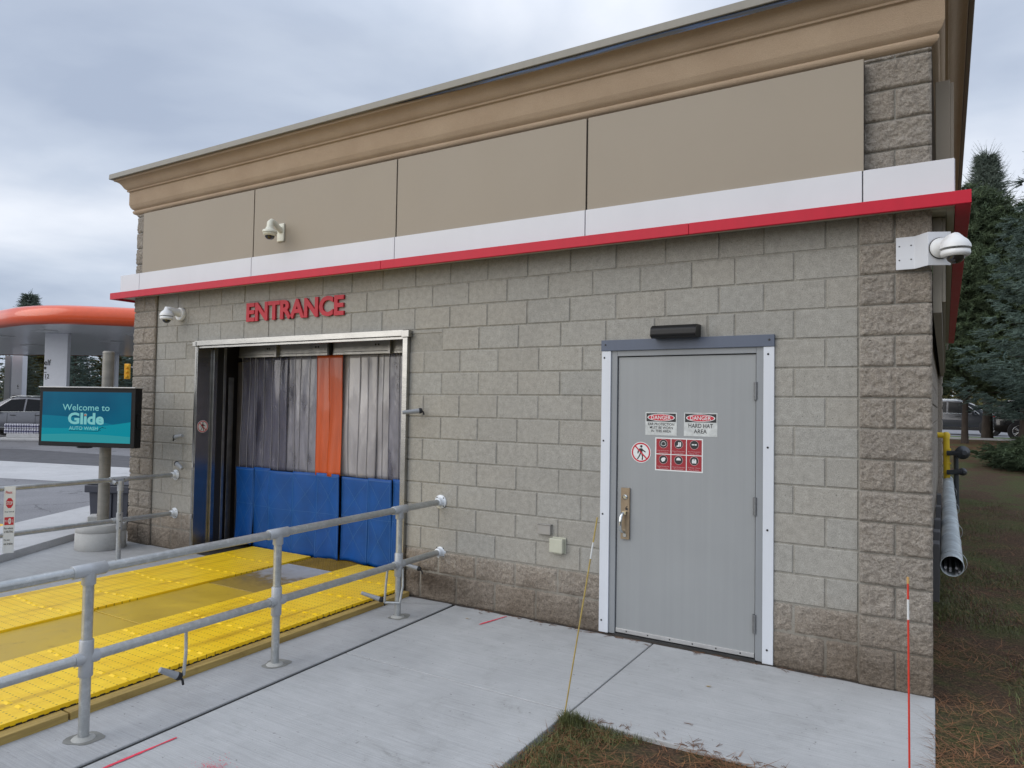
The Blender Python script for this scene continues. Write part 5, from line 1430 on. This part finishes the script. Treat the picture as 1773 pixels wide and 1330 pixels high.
for lat, dep, w, d, tg_ in cols:
    c = far(lat, dep); f = Vector((-math.sin(YAW), math.cos(YAW), 0)); rr = Vector((math.cos(YAW), math.sin(YAW), 0))
    def Q(a, b, z): v = c + rr * a + f * b; return (v.x, v.y, z)
    mb = MB()
    vs = [Q(a, b, z) for z in (-.05, ZC) for a, b in ((-w / 2, 0), (w / 2, 0), (w / 2, d), (-w / 2, d))]
    mb.add(vs, [(0, 3, 2, 1), (4, 5, 6, 7), (0, 1, 5, 4), (1, 2, 6, 5), (2, 3, 7, 6), (3, 0, 4, 7)])
    o = mb.build('column', WCOL if tg_ != 'd' else mat('column grey', (.30, .31, .32), .5), st, bevel=.02, fn=U)
    mb = MB(); FP = lambda u, w_, h: Q(u, -.006 - h, w_)
    if tg_ == 'a':
        fit_text(mb, 'elf', -.50, -.20, 3.18, 3.44, lambda u, w_, h: FP(u, w_, 0), 0, .02)
        rect(mb, -.49, -.40, 3.00, 3.12, FP, 0, 0); rect(mb, -.50, -.42, 2.86, 2.885, FP, 0, 0); poly(mb, [(-.42, 2.84), (-.375, 2.872), (-.42, 2.905)], FP, 0, 0)
        fit_text(mb, '12', -.44, -.26, 2.60, 2.80, lambda u, w_, h: FP(u, w_, 0), 0, .02); rect(mb, -.44, -.36, 2.56, 2.575, FP, 0, 0)
        disc(mb, .05, 2.17, .045, FP, 0, 1, 16, r_in=.035); disc(mb, .18, 2.17, .045, FP, 0, 1, 16, r_in=.035); rect(mb, .27, .38, 2.15, 2.19, FP, 0, 1)
        rect(mb, .22, .38, 1.96, 1.99, FP, 0, 0)
        mb.build('column_markings', [BKS, mat('marking grey', (.3, .3, .3), .6)], o, fn=U)
    if tg_ == 'b':
        fit_text(mb, '6', .05, .15, 2.45, 2.66, lambda u, w_, h: FP(u, w_, 0), 0, .02); rect(mb, .04, .16, 2.36, 2.39, FP, 0, 0)
        rect(mb, -.26, .12, 1.62, 1.92, FP, 0, 1); rect(mb, -.22, .08, 1.66, 1.75, FP, .004, 2)
        mb.build('column_markings', [BKS, mat('marking grey', (.3, .3, .3), .6), WHS], o, fn=U)
# pumps
PUMPW = mat('pump white', (.55, .56, .60), .4, var=.05)
def make_pump(label):
    g = empty('fuel_pump', (0, 0, 0), label, 'fuel pump', 'fuel pumps under the canopy')
    mb = MB(); mb.box(-.45, .45, -.25, .25, 0, 1.55); mb.build('cabinet', PUMPW, g, bevel=.03)
    mb = MB(); mb.box(-.42, .42, .26, .27, .5, 1.4); mb.box(-.36, -.10, -.262, -.251, 1.0, 1.35); mb.box(.02, .34, -.262, -.251, .95, 1.40); mb.build('display', mat('pump display', (.2, .21, .24), .3), g)
    mb = MB(); mb.box(-.8, .8, -.4, .4, 2.1, 2.28); mb.build('header_sign', BLACK, g, bevel=.02)
    for x in (-.38, .38):
        mb = MB(); mb.box(x - .05, x + .05, -.06, .06, 1.55, 2.1); mb.build('upright', mat('column grey', (.30, .31, .32), .5), g)
        mb = MB(); mb.path([(x, -.27, 1.2), (x * 1.25, -.4, .8), (x * 1.2, -.33, .4), (x * 1.05, -.28, 1.0)], .018, 8); mb.build('hose', BLACK, g)
    mb = MB(); mb.prism([(-1.3, -.5), (1.3, -.5), (1.3, .5), (-1.3, .5)], -.03, .14) if False else mb.box(-1.3, 1.3, -.5, .5, -.05, .14); mb.build('island', CONC3, g, bevel=.05)
    return g
pm = make_pump('white fuel pump with black header, in front of the blue spruce')
spots = [(-29.6, 46, 'white fuel pump with black header, between the silver SUV roof and the large column'), (-34.8, 46.5, 'white fuel pump with black header, at the left edge behind the thin column'),
         (-22.0, 41, 'white fuel pump with black header, just right of the large column'), (-23.8, 46, 'grey fuel pump with black header, beside the screen pole')]
for i, (a, b, lb) in enumerate(spots):
    q = pm if i == 0 else copy_tree(pm); p = far(a, b); q.location = (p.x, p.y, -.05); q.rotation_euler = (0, 0, YAW + .1); q['label'] = lb
# bottled water pallets on the island end
g = empty('pump_island', tuple(far(-20.1, 29.9, -.07)), 'concrete pump island end with a low white step', 'island', rz=YAW + .1)
mb = MB(); mb.box(-1.5, 1.7, -.6, .8, 0, .13); mb.build('kerb', CONC3, g, bevel=.04)
mb = MB(); mb.box(-1.0, 1.6, -.4, .6, .13, .30); mb.build('step', CONC3, g, bevel=.02)
BTL = mat('bottle pack film', (.50, .50, .56), .2, var=.4, vscale=30); 
def bottles(mb):
    for i in range(11):
        for j in range(2):
            for kz in range(2):
                x = -.5 + i * .1; y = -.1 + j * .1; z = kz * .21
                mb.lathe((x, y, z), (0, 0, 1), [(0, .04), (.06, .045), (.10, .040), (.15, .045), (.18, .03), (.20, .016), (.205, .016)], 8, 0)
                mb.lathe((x, y, z + .06), (0, 0, 1), [(0, .0465), (.06, .0465)], 8, 1)
g0 = None
for i, (a, lb) in enumerate(((-20.75, 'left pack of bottled water on the pump island step'), (-19.6, 'right pack of bottled water on the pump island step, next to the screen edge'))):
    if g0 is None:
        mb = MB(); bottles(mb); g0 = mb.build('water_bottle_pack', [BTL, mat('bottle label', (.09, .09, .17), .4)]); q = g0
    else: q = copy_tree(g0)
    p = far(a, 29.75); q.location = (p.x, p.y, .235); q.rotation_euler = (0, 0, YAW + .1); tag(q, lb, 'bottle pack', 'packs of bottled water')

# traffic light
p = far(-30.1, 55)
g = empty('traffic_light', (p.x, p.y, 0), 'yellow traffic light seen between the canopy and the building', 'traffic light', rz=YAW)
TY = mat('signal yellow', (.72, .36, .01), .45)
mb = MB(); mb.box(-.2, .2, -.12, .12, 3.35, 4.55); mb.build('signal_head', TY, g, bevel=.05)
mb = MB()
for z in (3.6, 3.95, 4.3): mb.lathe((.05, -.12, z), (0, -1, 0), [(0, .14), (.2, .12)], 12)
mb.build('visor', TY, g)
mb = MB(); mb.path([(.25, .1, 4.3), (1.2, .2, 4.0), (2.6, .2, 3.5), (3.0, .2, 0)], .06, 8); mb.build('mast', mat('mast grey', (.4, .4, .4), .5), g)

# ================================================================== TREES
BARK = mat('bark', (.055, .042, .034), .95, var=.35, vscale=9, bump=1.0, bscale=14, stretch=(1, 1, .35))
def leafm(name, c, c2):
    m = mat(name, c, .75, col2=c2, vscale=2.2, tint=True, spec=.25); return m
SPR_G = leafm('spruce needles', (.085, .112, .092), (.155, .19, .155))
SPR_D = leafm('dark pine needles', (.05, .078, .042), (.105, .14, .072))
SPR_B = leafm('blue spruce needles', (.075, .115, .098), (.15, .205, .175))
OLIVE = leafm('olive foliage', (.045, .05, .015), (.12, .10, .03))
def conifer(name, h, r, z0, nb, m, seed, label, cat='tree', group=None, twig=.22, dens=12, droop=.25, trunk_r=.16, top=1.0, wid=.05, needles=5, up=.15, shape=1.0, nlen=.06, spiky=False):
    rg = random.Random(seed)
    root = empty(name, (0, 0, 0), label, cat, group)
    mb = MB(); n_ = 9
    mb.path([(.03 * math.sin(i * 1.3 + seed), .03 * math.cos(i + seed), -.2 + (h + .1) * i / n_) for i in range(n_ + 1)], [trunk_r * (1 - .94 * i / n_) * (1.25 if i == 0 else 1) for i in range(n_ + 1)], 10)
    mb.build('trunk', BARK, root)
    cr_ = MB(); V = cr_.v; F = cr_.f
    def spray_(p, d, L_, w, t):
        d = d.normalized(); s_ = d.cross(Vector((0, 0, 1)));
        if s_.length < .05: s_ = Vector((1, 0, 0))
        s_.normalize(); u = s_.cross(d)
        # twig core: thin cross of two long triangles
        for q in (s_, u):
            o = len(V); V.extend([tuple(p - q * w * .35), tuple(p + q * w * .35), tuple(p + d * L_)]); F.append([o, o + 1, o + 2]); cr_.mi.append(0); cr_.t.append(t); cr_.sm.append(False)
        for k in range(needles):
            a = rg.uniform(0, 2 * math.pi); b = p + d * L_ * (k + rg.random()) / needles * .92
            nd_ = (d * rg.uniform(.35, .8) + (s_ * math.cos(a) + u * math.sin(a)) * .75).normalized(); wd = nd_.cross(d)
            if wd.length < .01: continue
            wd = wd.normalized() * w * .15; nl = nlen * rg.uniform(.7, 1.25)
            o = len(V); V.extend([tuple(b - wd), tuple(b + wd), tuple(b + nd_ * nl)]); F.append([o, o + 1, o + 2]); cr_.mi.append(0); cr_.t.append(t); cr_.sm.append(False)
    for i in range(nb):
        f = (i + rg.random()) / nb; f = f ** .85
        z = z0 + (h - z0) * f
        R1 = r * (1 - f) ** shape * rg.uniform(.72, 1.1) + .12 * top
        a = i * 2.399 + rg.uniform(-.4, .4)
        dh = Vector((math.cos(a), math.sin(a), 0))
        steps = max(3, int(R1 / twig * 1.15))
        t0 = rg.uniform(.7, 1.25); 
        sl_ = up * (1.0 if f < .7 else 1 + (f - .7) * 6)
        pts = []
        for s in range(steps + 1):
            q = s / steps; pts.append(Vector((0, 0, z)) + dh * R1 * q + Vector((0, 0, R1 * (sl_ * q - droop * q * (1 - q) * 1.5 - droop * .35 * q + .14 * q ** 3))))
        if R1 > .8:
            o = len(V)
            for q_ in (Vector((-dh.y, dh.x, 0)) * .02, Vector((0, 0, .02))):
                o = len(V); V.extend([tuple(pts[0] - q_), tuple(pts[0] + q_), tuple(pts[-2])]); F.append([o, o + 1, o + 2]); cr_.mi.append(1); cr_.t.append((1, 1, 1)); cr_.sm.append(False)
        for s in range(1, steps + 1):
            q = s / steps
            if q < .18 and R1 > 1: continue
            side = Vector((-dh.y, dh.x, 0)); lw = R1 * .42 * (1 - q) + twig * .6
            for k in range(max(2, int(dens * (.45 + .55 * lw / (R1 * .42 + twig))))):
                sg = 1 if k % 2 else -1; e_ = rg.random()
                b = pts[s] + side * sg * lw * e_ * .9 + dh * rg.uniform(-.08, .08) * R1 / steps * 4 + Vector((0, 0, rg.uniform(-.06, .05) - droop * .35 * e_ * lw))
                d = dh * rg.uniform(.4, .9) + side * sg * rg.uniform(.2, .9) + Vector((0, 0, rg.uniform(-.35, .3) + (up - .1)))
                tt = t0 * rg.uniform(.75, 1.25); spray_(b, d, twig * rg.uniform(.7, 1.3), wid, (tt, tt, tt))
            if s == steps:
                spray_(pts[s], dh + Vector((0, 0, .1)), twig * 1.3, wid, (t0 * 1.2,) * 3)
                if spiky: spray_(pts[s], dh * .8 + Vector((0, 0, .35 + f * .9)), twig * 2.4, wid * .55, (t0 * 1.25,) * 3)
    for k in range(14):
        spray_(Vector((0, 0, h - k * .14)), Vector((rg.uniform(-.4, .4), rg.uniform(-.4, .4), 1)), twig * 1.4, wid, (1.1,) * 3)
    cr_.build('crown', [m, BARK], root)
    return root
def put(t, x, y, z, rz=0, s=1.0): t.location = (x, y, z); t.rotation_euler = (0, 0, rz); t.scale = (s, s, s); return t
# right side of the building
t = conifer('spruce_tree', 12.3, 3.3, 1.9, 330, SPR_G, 11, 'tall spruce with a spiky top rising behind the bushy pine, right of the building', group='conifers beside the building', twig=.38, dens=12, wid=.06, needles=9, nlen=.09, trunk_r=.2, up=.5, droop=.3, spiky=True, shape=1.12, top=.5)
put(t, 2.45, 31.6, .60)
t = conifer('pine_tree', 8.9, 3.0, 1.5, 320, SPR_D, 23, 'dense dark pine with a slim trunk, closest to the wall', group='conifers beside the building', twig=.36, dens=14, wid=.075, needles=9, nlen=.15, trunk_r=.115, up=.55, droop=.12, shape=.62)
put(t, 1.45, 26.0, .55)
t = conifer('pine_tree', 8.2, 3.2, 1.5, 320, SPR_D, 31, 'dense dark pine with a thick trunk at the right of the photo', group='conifers beside the building', twig=.36, dens=14, wid=.075, needles=9, nlen=.15, trunk_r=.21, up=.5, droop=.12, shape=.62)
put(t, 3.3, 26.6, .55)
t = conifer('blue_spruce', 10.5, 2.9, 1.75, 250, SPR_B, 41, 'blue spruce with drooping layered branches, nearest on the lawn at the right edge', group='conifers beside the building', twig=.28, dens=20, wid=.06, needles=11, nlen=.07, trunk_r=.2, up=.05, droop=.42, shape=.75)
put(t, 3.95, 18.4, .30)
t = conifer('low_conifer', .85, 1.7, .05, 120, SPR_D, 47, 'low dark conifer skirt on the lawn under the blue spruce', 'shrub', group=None, twig=.26, dens=16, wid=.06, needles=9, nlen=.08, trunk_r=.05, up=.12, droop=.1, shape=.6)
p = far(13.6, 17.6); put(t, p.x, p.y, .14)
# behind the filling station
bt = conifer('blue_spruce', 12, 4.2, .8, 170, SPR_B, 51, 'blue spruce behind the canopy, left of the large column', group='trees behind the filling station', twig=.6, dens=8, wid=.16, needles=4, nlen=.22, trunk_r=.25, up=.1, droop=.3, shape=.8)
dt = conifer('spruce_tree', 14, 4.0, .8, 170, SPR_G, 61, 'dark spruce behind the canopy with its tip above the red edge', group='trees behind the filling station', twig=.6, dens=8, wid=.16, needles=4, nlen=.22, trunk_r=.25, up=.2, droop=.25, shape=.85)
ot = conifer('leafy_tree', 6.5, 3.2, .8, 120, OLIVE, 71, 'olive brown leafy tree behind the pumps', group='trees behind the filling station', twig=.5, dens=9, wid=.2, needles=4, nlen=.25, trunk_r=.2, up=.5, droop=.1, shape=.5)
# the small spruce tip above the canopy: px 47 at 76 m
P_ = far(-52.4, 76); put(dt, P_.x, P_.y, -1.1)
P_ = far(-34.8, 56); put(bt, P_.x, P_.y, -.3, 0, .62)
P_ = far(-34.0, 66); put(ot, P_.x, P_.y, 0)
more = [(bt, -31.0, 58, .55, 'blue spruce seen between the large column and the screen pole'), (dt, -27.9, 57.5, .47, 'dark spruce seen right of the large column above the pump header'),
        (dt, -41.8, 60, .50, 'dark spruce behind the thin columns at the left edge'), (bt, -37.8, 59, .50, 'blue spruce whose branches show just right of the thin white column'),
        (ot, -38.5, 68, .95, 'olive tree filling the gap behind the two blue spruces'), (ot, -31.8, 62, .8, 'olive brown tree low behind the large column'), (dt, -32.6, 57, .27, 'small dark conifer beside the traffic light'),
        (ot, -33.2, 64.0, .62, 'olive shrub low beneath the traffic light'), (ot, -48.5, 72, 1.0, 'olive tree at the far left edge of the photo'), (ot, -44.5, 70, .9, 'olive tree behind the thin column at the left')]
for i, (src, a, b, s, lb) in enumerate(more):
    q = copy_tree(src); P_ = far(a, b); put(q, P_.x, P_.y, -.1, i * 1.7, s); q['label'] = lb
# far wood closing the horizon
wd = MB(); rg = random.Random(9)
def clump(c, r, n_, s):
    for _ in range(n_):
        v = Vector((rg.gauss(0, 1), rg.gauss(0, 1), rg.gauss(0, 1))).normalized() * r * rg.uniform(.6, 1.05); v.z *= .8
        p = Vector(c) + v; a = Vector((rg.uniform(-1, 1), rg.uniform(-1, 1), rg.uniform(-1, 1))).normalized() * s; b = a.orthogonal().normalized() * s * rg.uniform(.4, .9)
        t = rg.uniform(.6, 1.3); wd.add([p, p + a, p + b], [(0, 1, 2)], 0, (t, t, t))
for i in range(46):
    P_ = far(-100 + i * 2.1, rg.uniform(96, 112)); hh = rg.uniform(2.0, 4.2)
    clump((P_.x, P_.y, hh * .6), hh * .95, 240, .5)
for i in range(60):
    P_ = Vector((rg.uniform(-12, 60) if i < 40 else rg.uniform(-4, 12), rg.uniform(60, 72), 0)); hh = rg.uniform(4, 7.5); clump((P_.x, P_.y, hh * .6 + .4), hh * .9, 200, .55)
o = wd.build('far_wood', OLIVE); tag(o, 'distant autumn wood behind the roads', 'wood', kind='stuff')

# power lines at the right
for i, (z0_, z1_) in enumerate(((17.1, 18.6), (15.9, 17.5))):
    mb = MB(); n_ = 14
    mb.path([(-6 + 46 * q / n_, 52 - 8 * q / n_, z0_ - 1.2 + (z1_ - z0_) * 1.9 * q / n_ - 1.3 * math.sin(math.pi * q / n_) + 1.0) for q in range(n_ + 1)], .03, 6)
    tag(mb.build('power_line', mat('cable', (.12, .12, .13), .6)), ('upper' if i == 0 else 'lower') + ' thin overhead cable crossing the sky behind the spruce top', 'cable', 'overhead cables')

# ================================================================== GRASS, NEEDLES
def scatter(name, m, n_, area, lmin, lmax, w, up, cat, label, seed, clumpy=None, mi2=None, z0=None):
    mb = MB(); rg = random.Random(seed); V, F = mb.v, mb.f; k = 0; tries = 0
    while k < n_ and tries < n_ * 30:
        tries += 1
        x, y = area(rg)
        if clumpy and not clumpy(x, y, rg): continue
        z = ground_h(x, y) + .018 * noise.noise(Vector((x * 3, y * 3, 0))) - .002
        L_ = rg.uniform(lmin, lmax); a = rg.uniform(0, 2 * math.pi); e_ = rg.uniform(*up)
        d = Vector((math.cos(a) * math.cos(e_), math.sin(a) * math.cos(e_), math.sin(e_)))
        s_ = Vector((-math.sin(a), math.cos(a), 0)) * w * rg.uniform(.7, 1.3)
        bend = Vector((math.cos(a + 1), math.sin(a + 1), -.25)) * L_ * rg.uniform(.0, .35)
        p = Vector((x, y, z + rg.uniform(0, .014))); mdl = p + d * L_ * .5; e2 = p + d * L_ + bend
        if e2.z < z: e2.z = z + .003
        o = len(V); V.extend([tuple(p - s_), tuple(p + s_), tuple(mdl + s_ * .9), tuple(mdl - s_ * .9), tuple(e2)]); F.append([o, o + 1, o + 2, o + 3]); F.append([o + 3, o + 2, o + 4])
        t = rg.uniform(.55, 1.35)
        mb.t += [(t, t, t)] * 2; mb.mi += [0, 0]; mb.sm += [False, False]; k += 1
    return tag(mb.build(name, m), label, cat, kind='stuff')
NEED = mat('fallen pine needles', (.15, .062, .026), .7, col2=(.27, .13, .052), vscale=9, tint=True)
BLADE = mat('grass blades', (.05, .062, .014), .6, col2=(.13, .14, .042), vscale=5, tint=True)
pocket = lambda rg: (rg.uniform(-1.375, .75), -1.485 - abs(rg.random() ** 1.3) * 1.6)
def strip_a(rg):
    y = -1.5 + 12 * rg.random() ** 2.0; return (.43 + .012 * max(y, 0) + (2.2 + max(0, y) * .2) * rg.random() ** 1.6, y)
def noisy(s, th, o): return lambda x, y, rg: noise.noise(Vector((x * s, y * s, o))) + rg.uniform(-.25, .25) > th
def grass_here(x, y, rg): 
    v = noise.noise(Vector((x * 1.8, y * 1.8, 3.3)))
    return v * .7 - max(0, (x + 1.15)) * 1.1 + rg.uniform(-.13, .13) + .16 > 0
scatter('pine_needle_litter', NEED, 4600, pocket, .07, .15, .0015, (-.05, .30), 'needles', 'rust coloured pine needles lying on the soil patch by the walk', 1, noisy(2.2, -.12, 7))
scatter('grass', BLADE, 6500, pocket, .02, .05, .0013, (.5, 1.45), 'grass', 'short grass at the tip of the soil patch by the walk', 2, grass_here)
scatter('pine_needle_litter', NEED, 9000, strip_a, .08, .16, .0016, (-.05, .4), 'needles', 'rust coloured pine needles over the ground beside the building', 3, noisy(1.4, -.12, 1))
scatter('grass', BLADE, 22000, strip_a, .03, .07, .0018, (.5, 1.4), 'grass', 'patchy grass on the ground beside the building', 4, noisy(1.1, .05, 9))
# grass edge tufts where the stake stands
tuft = lambda rg: (-1.36 + abs(rg.gauss(0, .07)), -1.49 - abs(rg.gauss(0, .05)))
scatter('grass', BLADE, 700, tuft, .04, .085, .0013, (.6, 1.4), 'grass', 'tuft of grass around the foot of the leaning stake', 5)
# fallen leaves and needle pairs on the concrete
LEAF = mat('fallen leaf', (.34, .22, .05), .7, var=.2)
for i, (x, y, lb) in enumerate(((-2.86, -.30, 'small yellow leaf on the walk left of the pink line near the wall'), (-.80, -.62, 'small tan leaf on the walk in front of the grey door'))):
    mb = MB(); mb.add([(x - .02, y, GZ + .004), (x - .005, y - .009, GZ + .005), (x + .02, y - .003, GZ + .012), (x + .006, y + .010, GZ + .006)], [(0, 1, 2, 3)]); tag(mb.build('fallen_leaf', LEAF), lb, 'leaf', 'fallen leaves on the walk')
mb = MB(); rg = random.Random(12)
for i in range(110):
    if i >= 60: x = rg.uniform(-1.36, .40); y = -1.475 + abs(rg.gauss(0, .03))
    elif i < 52: x = rg.uniform(-3.0, -.2); y = -.03 - abs(rg.gauss(0, .03))
    else: x = rg.uniform(-3.0, .3); y = rg.uniform(-3.2, -.2)
    if x > -1.4 and y < -1.475: continue
    a = rg.uniform(0, 6.28) if i >= 40 else rg.gauss(0, .4); L_ = rg.uniform(.03, .07)
    for q in (0, .25):
        mb.path([(x, y, GZ + .003), (x + L_ * .5 * math.cos(a + q), y + L_ * .5 * math.sin(a + q) * .9, GZ + .006), (x + L_ * math.cos(a + q * 1.2), y + L_ * math.sin(a + q * 1.2), GZ + .004)], .0011, 4)
tag(mb.build('pine_needle_litter', mat('dry needle', (.14, .07, .035), .8)), 'single pine needles scattered over the concrete walk', 'needles', kind='stuff')
# dirt strip along the wall foot, its dark tone doubling as painted contact shade
mb = MB(); n_ = 60; vs = []
for i in range(n_ + 1):
    x = -3.75 + 4.17 * i / n_; w = .022 + .018 * noise.noise(Vector((x * 5, 0, 0)))
    vs += [(x, .012, GZ + .003), (x, -.014 - w, GZ + .003)]
mb.add(vs, [(2 * i, 2 * i + 1, 2 * i + 3, 2 * i + 2) for i in range(n_)])
o = tag(mb.build('joint_dirt_shade', mat('joint dirt with painted shade', (.045, .034, .026), .95, var=.4, vscale=20)), kind='structure')
